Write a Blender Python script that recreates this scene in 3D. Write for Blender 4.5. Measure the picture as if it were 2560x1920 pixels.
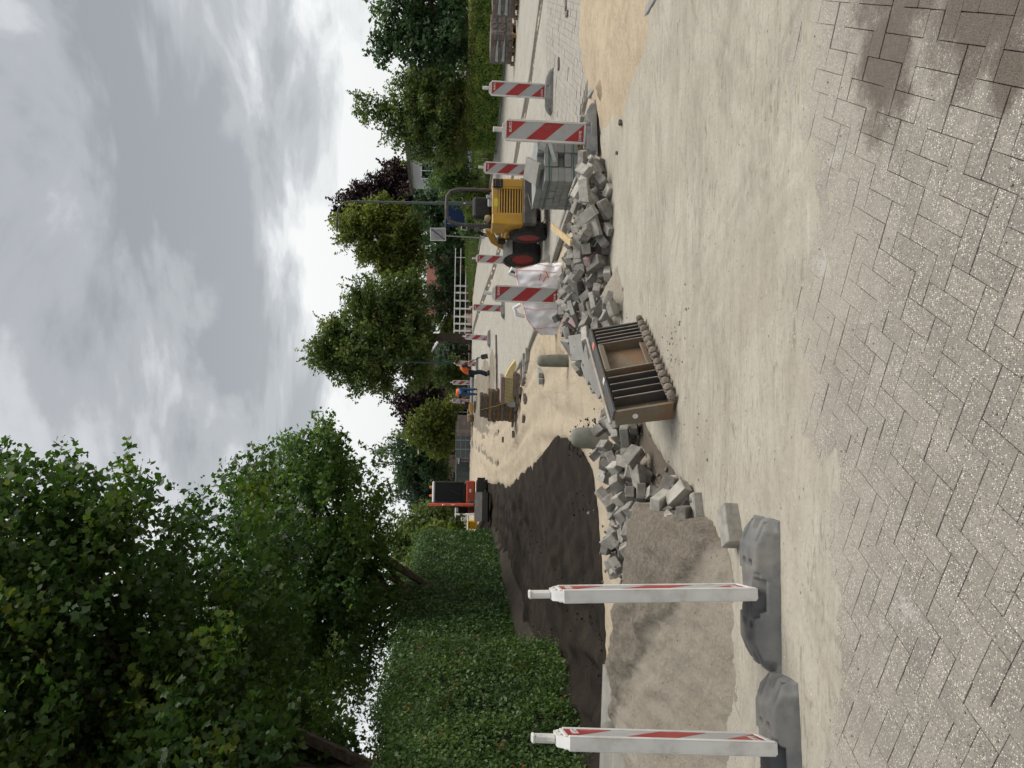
import bpy, bmesh, math, random
import numpy as np
from mathutils import Matrix, Vector, Euler

# ------------------------------------------------------------------ camera
scene = bpy.context.scene
for o in list(bpy.data.objects):
    bpy.data.objects.remove(o, do_unlink=True)
COL = scene.collection
PITCH, ROLL, EYE = math.radians(4.0), math.radians(1.0), 1.70
cam = bpy.data.cameras.new('camera')
cam.sensor_width = 36.0
cam.lens = 36.0 * 1923 / 2560
cam.clip_start, cam.clip_end = 0.05, 3000
camo = bpy.data.objects.new('camera', cam)
COL.objects.link(camo)
_cy, _sy, _c, _s = math.cos(PITCH), math.sin(PITCH), math.cos(ROLL), math.sin(ROLL)
_r, _dn, _f = Vector((1, 0, 0)), Vector((0, -_sy, -_cy)), Vector((0, _cy, -_sy))
_X = _s * _r + _c * _dn          # the photograph lies on its side: its right is the world's down
_Y = _c * _r - _s * _dn
m4 = Matrix((_X, _Y, -_f)).transposed().to_4x4()
m4.translation = Vector((0, 0, EYE))
camo.matrix_world = m4
scene.camera = camo

# ------------------------------------------------------------------ sky, sun, exposure
SUN_EL, SUN_AZ = math.radians(56), math.radians(78)     # azimuth from +Y towards +X
world = bpy.data.worlds.new('World')
scene.world = world
world.use_nodes = True
nt = world.node_tree
nt.nodes.clear()
def wn(t, **k):
    n = nt.nodes.new(t)
    for a, b in k.items():
        setattr(n, a, b)
    return n
def wmath(op, a, b=None, clamp=False):
    n = wn('ShaderNodeMath', operation=op, use_clamp=clamp)
    for i, v in enumerate((a, b)):
        if v is None: continue
        if isinstance(v, (int, float)): n.inputs[i].default_value = v
        else: nt.links.new(v, n.inputs[i])
    return n.outputs[0]
wout, wbg = wn('ShaderNodeOutputWorld'), wn('ShaderNodeBackground')
sky = wn('ShaderNodeTexSky', sky_type='NISHITA', sun_disc=False)
sky.sun_elevation, sky.sun_rotation = SUN_EL, SUN_AZ
wtc, wsep = wn('ShaderNodeTexCoord'), wn('ShaderNodeSeparateXYZ')
nt.links.new(wtc.outputs['Generated'], wsep.inputs[0])
zc = wmath('MAXIMUM', wsep.outputs[2], 0.0)
den = wmath('ADD', zc, 0.16)
wcomb = wn('ShaderNodeCombineXYZ')
nt.links.new(wmath('DIVIDE', wsep.outputs[0], den), wcomb.inputs[0])
nt.links.new(wmath('DIVIDE', wsep.outputs[1], den), wcomb.inputs[1])
wcomb.inputs[2].default_value = 7.7
def wnoise(scale, detail, rough, dist):
    n = wn('ShaderNodeTexNoise', noise_dimensions='3D')
    n.inputs['Scale'].default_value = scale
    n.inputs['Detail'].default_value = detail
    n.inputs['Roughness'].default_value = rough
    n.inputs['Distortion'].default_value = dist
    nt.links.new(wcomb.outputs[0], n.inputs['Vector'])
    return n.outputs['Fac']
big, fine = wnoise(0.62, 5, 0.5, 0.5), wnoise(1.9, 9, 0.56, 0.4)
den_n = wmath('ADD', wmath('MULTIPLY', big, 0.55), wmath('MULTIPLY', fine, 0.45))
wmr = wn('ShaderNodeMapRange', interpolation_type='SMOOTHSTEP')        # the cloud deck thickens away from the horizon
nt.links.new(zc, wmr.inputs[0]); wmr.inputs[1].default_value = 0.10; wmr.inputs[2].default_value = 0.50
wmr.inputs[3].default_value = -0.07; wmr.inputs[4].default_value = 0.15
den_n = wmath('ADD', wmath('ADD', wmath('MULTIPLY', wmath('SUBTRACT', den_n, 0.5), 2.5), 0.45), wmr.outputs[0])
wr = wn('ShaderNodeValToRGB')
wr.color_ramp.interpolation = 'EASE'
e = wr.color_ramp.elements
e[0].position, e[0].color = 0.32, (1.04, 1.04, 1.03, 1)
e[1].position, e[1].color = 0.72, (0.33, 0.35, 0.375, 1)
k = e.new(0.42); k.color = (0.86, 0.87, 0.87, 1)
k = e.new(0.50); k.color = (0.64, 0.66, 0.685, 1)
k = e.new(0.59); k.color = (0.46, 0.48, 0.505, 1)
nt.links.new(den_n, wr.inputs[0])
hz = wn('ShaderNodeMix', data_type='RGBA')
nt.links.new(wmath('POWER', wmath('SUBTRACT', 1.0, zc, clamp=True), 6.0), hz.inputs['Factor'])
nt.links.new(wr.outputs[0], hz.inputs[6])
hz.inputs[7].default_value = (0.80, 0.825, 0.82, 1)
skm = wn('ShaderNodeMix', data_type='RGBA')
skm.inputs['Factor'].default_value = 0.93
sks = wn('ShaderNodeMix', data_type='RGBA', blend_type='MULTIPLY')
sks.inputs['Factor'].default_value = 1.0
nt.links.new(sky.outputs[0], sks.inputs[6])
sks.inputs[7].default_value = (0.10, 0.10, 0.10, 1)
nt.links.new(sks.outputs[2], skm.inputs[6])
nt.links.new(hz.outputs[2], skm.inputs[7])
nt.links.new(skm.outputs[2], wbg.inputs[0])
wbg.inputs[1].default_value = 0.48
nt.links.new(wbg.outputs[0], wout.inputs[0])

sun = bpy.data.lights.new('sun', 'SUN')
sun.energy, sun.angle, sun.color = 1.5, math.radians(38), (1.0, 0.955, 0.885)
suno = bpy.data.objects.new('sun', sun)
COL.objects.link(suno)
sd = Vector((math.sin(SUN_AZ) * math.cos(SUN_EL), math.cos(SUN_AZ) * math.cos(SUN_EL), math.sin(SUN_EL)))
suno.rotation_euler = sd.to_track_quat('Z', 'Y').to_euler()
suno.location = (0, 0, 60)
vs = scene.view_settings
vs.view_transform, vs.look, vs.exposure, vs.gamma = 'Standard', 'None', 1.10, 1.0
vs.use_curve_mapping = False
scene.cycles.use_denoising = True
scene.cycles.max_bounces = 5
scene.cycles.diffuse_bounces = 3
scene.cycles.glossy_bounces = 2
scene.cycles.use_adaptive_sampling = True
scene.cycles.adaptive_threshold = 0.035
scene.cycles.transparent_max_bounces = 8

# ------------------------------------------------------------------ helpers
RNG = np.random.default_rng(7)
rnd = random.Random(11)

def rise(y):
    """the street climbs to a low bridge and falls away behind it"""
    y = np.asarray(y, float)
    t = np.clip((y - 28) / 20.5, 0, 1); a = 0.86 * t * t * (3 - 2 * t)
    t = np.clip((y - 50.5) / 15, 0, 1)
    return a - 0.86 * t * t * (3 - 2 * t)

def _h(ix, iy, s):
    n = (ix.astype(np.int64) * 374761393 + iy.astype(np.int64) * 668265263 + s * 974634777) & 0x7fffffff
    n = ((n ^ (n >> 13)) * 1274126177) & 0x7fffffff
    return ((n ^ (n >> 16)) & 0xffff) / 65535.0
def vnoise(x, y, s=0):
    x, y = np.asarray(x, float), np.asarray(y, float)
    ix, iy = np.floor(x), np.floor(y)
    fx, fy = x - ix, y - iy
    fx, fy = fx * fx * (3 - 2 * fx), fy * fy * (3 - 2 * fy)
    a, b = _h(ix, iy, s), _h(ix + 1, iy, s)
    c, d = _h(ix, iy + 1, s), _h(ix + 1, iy + 1, s)
    return (a * (1 - fx) + b * fx) * (1 - fy) + (c * (1 - fx) + d * fx) * fy
def fbm(x, y, s=0, o=4, lac=2.1, g=0.5):
    r, amp, tot = 0, 1, 0
    for i in range(o):
        r = r + amp * vnoise(x, y, s + i * 17)
        tot += amp; amp *= g
        x, y = np.asarray(x) * lac, np.asarray(y) * lac
    return r / tot
def sstep(a, b, x):
    t = np.clip((np.asarray(x, float) - a) / (b - a), 0, 1)
    return t * t * (3 - 2 * t)
def poly_sd(px, py, poly):
    """signed distance, negative inside"""
    px, py = np.asarray(px, float), np.asarray(py, float)
    d = np.full(px.shape, 1e9); ins = np.zeros(px.shape, bool)
    n = len(poly)
    for i in range(n):
        x0, y0 = poly[i]; x1, y1 = poly[(i + 1) % n]
        ex, ey = x1 - x0, y1 - y0
        t = np.clip(((px - x0) * ex + (py - y0) * ey) / (ex * ex + ey * ey + 1e-12), 0, 1)
        d = np.minimum(d, np.hypot(px - x0 - t * ex, py - y0 - t * ey))
        c = ((y0 > py) != (y1 > py)) & (px < (x1 - x0) * (py - y0) / (y1 - y0 + 1e-12) + x0)
        ins ^= c
    return np.where(ins, -d, d)

def np_mesh(name, v, f, attr=None, smooth=False):
    v = np.ascontiguousarray(v, np.float32); f = np.ascontiguousarray(f, np.int32)
    me = bpy.data.meshes.new(name)
    me.vertices.add(len(v)); me.vertices.foreach_set('co', v.ravel())
    k = f.shape[1]
    me.loops.add(f.size); me.loops.foreach_set('vertex_index', f.ravel())
    me.polygons.add(len(f)); me.polygons.foreach_set('loop_start', np.arange(0, f.size, k, dtype=np.int32))
    if attr is not None:
        a = me.attributes.new('col', 'FLOAT', 'POINT')
        a.data.foreach_set('value', np.ascontiguousarray(attr, np.float32))
    me.update(calc_edges=True)
    if smooth:
        me.polygons.foreach_set('use_smooth', np.ones(len(f), bool))
    return me
def grid_faces(nr, nc):
    i = np.arange(nr * nc).reshape(nr, nc)
    return np.stack([i[:-1, :-1], i[:-1, 1:], i[1:, 1:], i[1:, :-1]], -1).reshape(-1, 4)

def link(o, parent=None):
    COL.objects.link(o)
    if parent is not None:
        o.parent = parent
    return o
def obj(name, me, mat=None, parent=None, loc=None, rot=None):
    o = bpy.data.objects.new(name, me)
    if mat is not None and me is not None and not me.materials:
        for m in (mat if isinstance(mat, (list, tuple)) else [mat]):
            me.materials.append(m)
    if loc is not None: o.location = loc
    if rot is not None: o.rotation_euler = rot
    return link(o, parent)
def tag(o, label, cat, group=None, kind=None):
    if label: o['label'] = label
    if cat: o['category'] = cat
    if group: o['group'] = group
    if kind: o['kind'] = kind
    return o
def thing(name, label, cat, loc=(0, 0, 0), rz=0.0, group=None, rot=None):
    o = bpy.data.objects.new(name, None)
    o.empty_display_size = 0.2
    o.location = loc
    o.rotation_euler = rot if rot is not None else (0, 0, rz)
    return tag(link(o), label, cat, group)
def struct(name, me, mat, parent=None):
    o = obj(name, me, mat, parent)
    if parent is None: o['kind'] = 'structure'
    return o

_cb = {}
def cbox_data(sx, sy, sz, b):
    key = (round(sx, 4), round(sy, 4), round(sz, 4), round(b, 4))
    if key not in _cb:
        bm = bmesh.new()
        bmesh.ops.create_cube(bm, size=1)
        for v in bm.verts:
            v.co = Vector((v.co.x * sx, v.co.y * sy, v.co.z * sz))
        if b > 0:
            bmesh.ops.bevel(bm, geom=bm.edges[:], offset=b, segments=1, affect='EDGES')
        bm.verts.index_update()
        _cb[key] = ([tuple(v.co) for v in bm.verts], [[v.index for v in f.verts] for f in bm.faces])
        bm.free()
    return _cb[key]

class MB:
    """collects shapes and links them as one mesh object"""
    def __init__(self): self.v, self.f, self.m = [], [], []
    def add(self, vs, fs, M=None, mi=0):
        o = len(self.v)
        if M is not None: vs = [tuple(M @ Vector(v)) for v in vs]
        self.v += [tuple(v) for v in vs]
        self.f += [[i + o for i in f] for f in fs]
        self.m += [mi] * len(fs)
        return self
    def box(self, c, s, b=0.006, rot=None, mi=0, M=None):
        b = min(b, 0.45 * min(s))
        vs, fs = cbox_data(s[0], s[1], s[2], b)
        T = Matrix.Translation(c)
        if rot is not None: T = T @ Euler(rot).to_matrix().to_4x4()
        if M is not None: T = M @ T
        return self.add(vs, fs, T, mi)
    def bar(self, a, b, w, h, bev=0.004, mi=0, up=(0, 0, 1), M=None):
        a, b = Vector(a), Vector(b); d = b - a; L = d.length; d.normalize()
        u = Vector(up)
        if abs(d.dot(u)) > 0.98: u = Vector((0, 1, 0))
        x = d.cross(u).normalized(); z = x.cross(d)
        T = Matrix((x, d, z)).transposed().to_4x4(); T.translation = (a + b) / 2
        if M is not None: T = M @ T
        vs, fs = cbox_data(w, L, h, min(bev, 0.45 * min(w, h, L)))
        return self.add(vs, fs, T, mi)
    def tube(self, pts, r, n=8, mi=0, cap=True, M=None):
        pts = [Vector(p) for p in pts]
        rs = r if isinstance(r, (list, tuple)) else [r] * len(pts)
        vs, fs = [], []
        t = (pts[1] - pts[0]).normalized()
        u = t.orthogonal().normalized()
        for i, p in enumerate(pts):
            a = pts[max(i - 1, 0)]; b = pts[min(i + 1, len(pts) - 1)]
            t = (b - a).normalized()
            u = (u - t * u.dot(t)).normalized()
            w = t.cross(u)
            for k in range(n):
                q = 2 * math.pi * k / n
                vs.append(p + (u * math.cos(q) + w * math.sin(q)) * rs[i])
        for i in range(len(pts) - 1):
            for k in range(n):
                fs.append([i * n + k, i * n + (k + 1) % n, (i + 1) * n + (k + 1) % n, (i + 1) * n + k])
        if cap:
            fs.append(list(range(n))[::-1]); fs.append([(len(pts) - 1) * n + k for k in range(n)])
        return self.add(vs, fs, M, mi)
    def lathe(self, prof, n=24, M=None, mi=0):
        """profile (radius, height) turned about local Z"""
        vs, fs = [], []
        for r, z in prof:
            for k in range(n):
                q = 2 * math.pi * k / n
                vs.append((r * math.cos(q), r * math.sin(q), z))
        for i in range(len(prof) - 1):
            for k in range(n):
                fs.append([i * n + k, i * n + (k + 1) % n, (i + 1) * n + (k + 1) % n, (i + 1) * n + k])
        if prof[0][0] > 1e-6: fs.append(list(range(n))[::-1])
        if prof[-1][0] > 1e-6: fs.append([(len(prof) - 1) * n + k for k in range(n)])
        return self.add(vs, fs, M, mi)
    def prism(self, poly, y0, y1, M=None, mi=0):
        """polygon in XZ pushed along Y"""
        n = len(poly)
        vs = [(x, y0, z) for x, z in poly] + [(x, y1, z) for x, z in poly]
        fs = [list(range(n)), [n + i for i in range(n)][::-1]]
        fs += [[(i + 1) % n, i, n + i, n + (i + 1) % n] for i in range(n)]
        return self.add(vs, fs, M, mi)
    def mesh(self, name, smooth=False, fix=True):
        me = bpy.data.meshes.new(name)
        me.from_pydata(self.v, [], self.f)
        if any(self.m): me.polygons.foreach_set('material_index', self.m)
        if fix:
            bm = bmesh.new(); bm.from_mesh(me)
            bmesh.ops.recalc_face_normals(bm, faces=bm.faces)
            bm.to_mesh(me); bm.free()
        me.update()
        if smooth:
            me.polygons.foreach_set('use_smooth', [True] * len(me.polygons))
            try: me.set_sharp_from_angle(angle=math.radians(40))
            except Exception: pass
        return me
    def build(self, name, mat, parent=None, loc=None, rot=None, smooth=False):
        return obj(name, self.mesh(name, smooth), mat, parent, loc, rot)

# ------------------------------------------------------------------ materials
class NT:
    def __init__(self, name):
        self.mat = bpy.data.materials.new(name); self.mat.use_nodes = True
        self.t = self.mat.node_tree; self.t.nodes.clear()
        self.out = self.n('ShaderNodeOutputMaterial'); self.p = self.n('ShaderNodeBsdfPrincipled')
        self.l(self.p.outputs[0], self.out.inputs[0])
    def n(self, t, **k):
        n = self.t.nodes.new(t)
        for a, b in k.items(): setattr(n, a, b)
        return n
    def l(self, a, b): self.t.links.new(a, b)
    def set(self, sock, v):
        if isinstance(v, (int, float)): sock.default_value = v
        elif isinstance(v, tuple): sock.default_value = v if len(v) == 4 or len(sock.default_value) == 3 else (*v, 1)
        else: self.l(v, sock)
    def math(self, op, a, b=0.0, clamp=False):
        n = self.n('ShaderNodeMath', operation=op, use_clamp=clamp)
        self.set(n.inputs[0], a); self.set(n.inputs[1], b)
        return n.outputs[0]
    def pos(self, world=True, jitter=True):
        if world:
            return self.n('ShaderNodeNewGeometry').outputs['Position']
        tc = self.n('ShaderNodeTexCoord')
        if not jitter: return tc.outputs['Object']
        oi = self.n('ShaderNodeObjectInfo')
        a = self.n('ShaderNodeVectorMath', operation='MULTIPLY_ADD')
        self.l(oi.outputs['Random'], a.inputs[0]); a.inputs[1].default_value = (37, 53, 29)
        self.l(tc.outputs['Object'], a.inputs[2])
        return a.outputs[0]
    def scale(self, v, s):
        m = self.n('ShaderNodeVectorMath', operation='MULTIPLY')
        self.l(v, m.inputs[0]); m.inputs[1].default_value = s
        return m.outputs[0]
    def noise(self, v, sc, det=5, rough=0.55, dist=0.0):
        n = self.n('ShaderNodeTexNoise')
        self.l(v, n.inputs['Vector'])
        n.inputs['Scale'].default_value = sc; n.inputs['Detail'].default_value = det
        n.inputs['Roughness'].default_value = rough; n.inputs['Distortion'].default_value = dist
        return n.outputs['Fac']
    def ramp(self, f, lo, hi):
        n = self.n('ShaderNodeMapRange', interpolation_type='SMOOTHSTEP')
        self.set(n.inputs[0], f); n.inputs[1].default_value = lo; n.inputs[2].default_value = hi
        return n.outputs[0]
    def mix(self, f, a, b, blend='MIX'):
        n = self.n('ShaderNodeMix', data_type='RGBA', blend_type=blend)
        self.set(n.inputs['Factor'], f); self.set(n.inputs[6], a); self.set(n.inputs[7], b)
        return n.outputs[2]
    def bump(self, h, strength=0.4, dist=0.02, prev=None):
        n = self.n('ShaderNodeBump')
        n.inputs['Strength'].default_value = strength; n.inputs['Distance'].default_value = dist
        self.l(h, n.inputs['Height'])
        if prev is not None: self.l(prev, n.inputs['Normal'])
        return n.outputs[0]
    def fin(self, col, rough=0.8, normal=None, metal=0.0, spec=0.3):
        self.set(self.p.inputs['Base Color'], col)
        self.set(self.p.inputs['Roughness'], rough)
        self.set(self.p.inputs['Metallic'], metal)
        self.p.inputs['Specular IOR Level'].default_value = spec
        if normal is not None: self.l(normal, self.p.inputs['Normal'])
        return self.mat

def pm(name, c1, c2=None, sc=6, rough=0.75, bump=0.15, bsc=70, bd=0.004, metal=0.0, spec=0.3, rv=0.0,
       dirt=None, dsc=3.0, dlo=0.52, dhi=0.7, dmax=0.7, world=False):
    """two-tone noise, fine relief, per-object tint (rv) and patches of dirt"""
    t = NT(name); v = t.pos(world)
    c2 = c2 or tuple(x * 0.8 for x in c1)
    col = t.mix(t.ramp(t.noise(v, sc), 0.3, 0.7), c1, c2)
    if rv:
        oi = t.n('ShaderNodeObjectInfo')
        col = t.mix(1.0, col, t.n_gray(oi.outputs['Random'], 1 - rv, 1 + rv), 'MULTIPLY')
    if dirt:
        col = t.mix(t.math('MULTIPLY', t.ramp(t.noise(v, dsc, 7, 0.65), dlo, dhi), dmax), col, dirt)
    nm = t.bump(t.noise(v, bsc, 6, 0.6), bump, bd) if bump else None
    r = t.math('ADD', t.math('MULTIPLY', t.noise(v, sc * 2.3), 0.25), rough - 0.12, True)
    return t.fin(col, r, nm, metal, spec)
def _gray(self, f, lo, hi):
    n = self.n('ShaderNodeMapRange'); self.l(f, n.inputs[0])
    n.inputs[3].default_value = lo; n.inputs[4].default_value = hi
    c = self.n('ShaderNodeCombineColor')
    for i in range(3): self.l(n.outputs[0], c.inputs[i])
    return c.outputs[0]
NT.n_gray = _gray

SAND = (0.47, 0.395, 0.295); DUST = (0.40, 0.365, 0.305)
def mat_paver(name, base, dustamt, speck=True, stain=False):
    t = NT(name); v = t.pos(True)
    oi = t.n('ShaderNodeObjectInfo')
    col = t.mix(t.ramp(t.noise(v, 9, 4), 0.3, 0.7), base, tuple(c * 0.86 for c in base))
    col = t.mix(1.0, col, t.n_gray(oi.outputs['Random'], 0.91, 1.08), 'MULTIPLY')
    nm = None
    if speck:
        vo = t.n('ShaderNodeTexVoronoi'); t.l(v, vo.inputs['Vector']); vo.inputs['Scale'].default_value = 135
        sp = t.n('ShaderNodeSeparateColor'); t.l(vo.outputs['Color'], sp.inputs[0])
        near = t.math('SUBTRACT', 1.0, t.ramp(vo.outputs['Distance'], 0.28, 0.5))
        wear = t.math('ADD', 0.5, t.math('MULTIPLY', t.ramp(t.noise(v, 7, 5), 0.32, 0.6), 0.5))
        lite = t.math('MULTIPLY', t.math('MULTIPLY', t.math('GREATER_THAN', sp.outputs[0], 0.64), near), wear)
        dark = t.math('MULTIPLY', t.math('MULTIPLY', t.math('LESS_THAN', sp.outputs[0], 0.34), near), wear)
        warm = t.mix(sp.outputs[1], (0.74, 0.72, 0.67), (0.56, 0.48, 0.36))
        col = t.mix(lite, col, warm)
        col = t.mix(t.math('MULTIPLY', dark, 0.75), col, (0.085, 0.08, 0.078))
        h = t.math('ADD', t.math('MULTIPLY', near, t.math('ADD', 0.25, sp.outputs[2])), t.noise(v, 160, 4))
        nm = t.bump(h, 0.55, 0.004)
    d = t.ramp(t.noise(v, 2.6, 8, 0.66), 0.62 - dustamt * 0.3, 0.85 - dustamt * 0.25)
    d = t.math('MULTIPLY', d, t.ramp(t.noise(v, 55, 5, 0.7), 0.3, 0.62))
    if stain:      # more dust has settled away from the swept front
        sy = t.n('ShaderNodeSeparateXYZ'); t.l(v, sy.inputs[0])
        yy = t.math('ADD', sy.outputs[1], t.math('MULTIPLY', t.math('SUBTRACT', t.noise(v, 1.7, 7, 0.62), 0.5), 2.6))
        d = t.math('MAXIMUM', d, t.math('MULTIPLY', t.ramp(yy, 2.35, 4.1), t.math('ADD', 0.45, t.math('MULTIPLY', t.ramp(t.noise(v, 70, 5, 0.7), 0.35, 0.6), 0.55))))
    col = t.mix(t.math('MULTIPLY', d, 0.88), col, DUST)
    rough = 0.82
    if stain:
        col, rough = stain_nodes(t, v, col)
    return t.fin(col, rough, nm, 0, 0.35)
def stain_nodes(t, v, col):
    """wet earth trodden over the paving on the right, white chalk scuffs in the middle"""
    sx = t.n('ShaderNodeSeparateXYZ'); t.l(v, sx.inputs[0])
    def blob(cx, cy, rx, ry):
        a = t.math('DIVIDE', t.math('SUBTRACT', sx.outputs[0], cx), rx)
        b = t.math('DIVIDE', t.math('SUBTRACT', sx.outputs[1], cy), ry)
        return t.math('SUBTRACT', 1.0, t.math('SQRT', t.math('ADD', t.math('MULTIPLY', a, a), t.math('MULTIPLY', b, b))))
    nz = t.math('MULTIPLY', t.math('SUBTRACT', t.noise(v, 5.5, 7, 0.62), 0.5), 1.5)
    w = None
    for q in ((1.36, 3.00, 0.44, 0.27), (1.32, 2.42, 0.34, 0.34), (1.68, 2.75, 0.46, 0.60), (1.02, 2.30, 0.16, 0.12)):
        b = blob(*q); w = b if w is None else t.math('MAXIMUM', w, b)
    wet = t.ramp(t.math('ADD', t.math('ADD', w, nz), t.math('MULTIPLY', t.math('SUBTRACT', t.noise(v, 60, 6, 0.75), 0.5), 0.7)), -0.10, 0.55)
    tex = t.math('ADD', 0.66, t.math('MULTIPLY', t.noise(v, 42, 5, 0.7), 0.42))
    col = t.mix(t.math('MULTIPLY', wet, t.math('MINIMUM', tex, 0.93)), col, (0.088, 0.068, 0.050))
    c = None
    for q in ((0.58, 3.50, 0.12, 0.16), (0.82, 3.66, 0.26, 0.025), (-0.82, 2.80, 0.10, 0.14), (-0.94, 2.95, 0.05, 0.04), (1.06, 3.42, 0.04, 0.16)):
        b = blob(*q); c = b if c is None else t.math('MAXIMUM', c, b)
    ch = t.ramp(t.math('ADD', c, t.math('MULTIPLY', t.math('SUBTRACT', t.noise(v, 22, 8, 0.78), 0.5), 3.6)), 0.25, 0.95)
    col = t.mix(t.math('MULTIPLY', ch, 0.32), col, (0.58, 0.57, 0.55))
    # tyre marks swept over the dust
    for cx, cy, r, w_, kk in ((5.6, -1.5, 7.3, .16, 150), (5.6, -1.5, 8.35, .16, 150), (-7.5, -4.0, 12.2, .17, 190), (-7.5, -4.0, 13.2, .15, 190), (1.0, 19.0, 13.6, .17, 210), (1.0, 19.0, 12.5, .15, 210)):
        a = t.math('SUBTRACT', sx.outputs[0], cx); b = t.math('SUBTRACT', sx.outputs[1], cy)
        ds = t.math('SQRT', t.math('ADD', t.math('MULTIPLY', a, a), t.math('MULTIPLY', b, b)))
        band = t.ramp(t.math('ABSOLUTE', t.math('SUBTRACT', ds, r)), w_, w_ * 0.55)
        tread = t.math('ADD', 0.55, t.math('MULTIPLY', t.math('SINE', t.math('ADD', t.math('MULTIPLY', t.math('ARCTAN2', a, b), kk), t.math('MULTIPLY', t.math('ABSOLUTE', t.math('SUBTRACT', ds, r)), 60.0))), 0.45))
        k = t.math('MULTIPLY', t.math('MULTIPLY', band, tread), t.ramp(t.noise(v, 1.9, 5, 0.6), 0.40, 0.66))
        col = t.mix(t.math('MULTIPLY', k, 0.42), col, (0.215, 0.19, 0.15))
    return col, t.math('SUBTRACT', 0.84, t.math('MULTIPLY', wet, 0.24))

def mat_sand(name, c1, c2, streak=None, bump=0.5, peb=0.05, stain=False, bd=0.012, rough=0.95, darker=None):
    t = NT(name); v = t.pos(True)
    f = t.ramp(t.noise(v, 1.3, 7, 0.6), 0.3, 0.72)
    col = t.mix(f, c1, c2)
    if streak:
        s = t.noise(t.scale(v, streak), 1.0, 7, 0.62, 1.6)
        col = t.mix(t.math('MULTIPLY', t.ramp(s, 0.45, 0.75), 0.55), col, tuple(x * 0.78 for x in c2))
        col = t.mix(t.math('MULTIPLY', t.ramp(s, 0.52, 0.25), 0.35), col, tuple(min(1, x * 1.14) for x in c1))
        s2 = t.noise(t.scale(v, tuple(q * 5.5 for q in streak[:2]) + (1,)), 1.0, 8, 0.72, 1.4)
        cl = t.ramp(t.noise(v, 0.8, 4), 0.38, 0.62)
        col = t.mix(t.math('MULTIPLY', t.math('MULTIPLY', t.ramp(s2, 0.50, 0.70), t.math('ADD', 0.3, cl)), 0.72), col, tuple(x * 0.52 for x in c2))
        col = t.mix(t.math('MULTIPLY', t.ramp(s2, 0.42, 0.28), 0.30), col, tuple(min(1, x * 1.16) for x in c1))
    fine = t.noise(v, 130, 6, 0.7)
    mid = t.noise(v, 34, 9, 0.78)
    col = t.mix(t.math('MULTIPLY', t.ramp(mid, 0.48, 0.72), 0.5), col, tuple(x * 0.58 for x in c2))
    col = t.mix(t.math('MULTIPLY', t.ramp(mid, 0.46, 0.26), 0.3), col, tuple(min(1, x * 1.18) for x in c1))
    col = t.mix(t.math('MULTIPLY', t.ramp(fine, 0.5, 0.8), 0.35), col, tuple(x * 0.62 for x in c2))
    vo = t.n('ShaderNodeTexVoronoi'); t.l(v, vo.inputs['Vector']); vo.inputs['Scale'].default_value = 45
    sp = t.n('ShaderNodeSeparateColor'); t.l(vo.outputs['Color'], sp.inputs[0])
    pe = t.math('MULTIPLY', t.math('GREATER_THAN', sp.outputs[0], 1 - peb), t.math('LESS_THAN', vo.outputs['Distance'], 0.35))
    col = t.mix(t.math('MULTIPLY', pe, 0.8), col, t.mix(sp.outputs[1], tuple(x * 0.35 for x in c2), tuple(min(1, x * 1.25) for x in c1)))
    if darker:       # darker sand tone over the heap's rough back (its own vertex mask)
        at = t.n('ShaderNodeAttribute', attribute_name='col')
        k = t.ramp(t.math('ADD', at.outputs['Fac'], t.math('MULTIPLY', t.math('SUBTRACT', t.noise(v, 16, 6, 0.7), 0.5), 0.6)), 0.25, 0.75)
        col = t.mix(k, col, t.mix(t.ramp(mid, 0.35, 0.65), darker, tuple(x * 0.6 for x in darker)))
    nm = t.bump(t.math('ADD', t.math('ADD', t.noise(v, 24, 8, 0.68), t.math('MULTIPLY', fine, 0.35)), t.math('MULTIPLY', pe, 0.3)), bump, bd)
    if stain: col, rough = stain_nodes(t, v, col)
    return t.fin(col, rough, nm, 0, 0.15)

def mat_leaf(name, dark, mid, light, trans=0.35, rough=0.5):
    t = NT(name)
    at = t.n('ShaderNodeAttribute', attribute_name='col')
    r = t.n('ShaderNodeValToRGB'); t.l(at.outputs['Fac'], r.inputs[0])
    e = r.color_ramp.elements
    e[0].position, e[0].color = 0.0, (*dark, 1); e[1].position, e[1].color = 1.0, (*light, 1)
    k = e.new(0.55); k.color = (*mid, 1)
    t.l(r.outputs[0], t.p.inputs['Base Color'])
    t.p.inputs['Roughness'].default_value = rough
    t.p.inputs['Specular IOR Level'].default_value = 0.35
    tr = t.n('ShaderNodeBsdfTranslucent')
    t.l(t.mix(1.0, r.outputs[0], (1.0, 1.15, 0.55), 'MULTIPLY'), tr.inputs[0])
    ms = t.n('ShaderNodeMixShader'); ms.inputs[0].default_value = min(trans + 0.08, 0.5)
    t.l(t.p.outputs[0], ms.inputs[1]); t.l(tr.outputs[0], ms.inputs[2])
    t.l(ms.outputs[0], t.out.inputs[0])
    return t.mat

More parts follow.
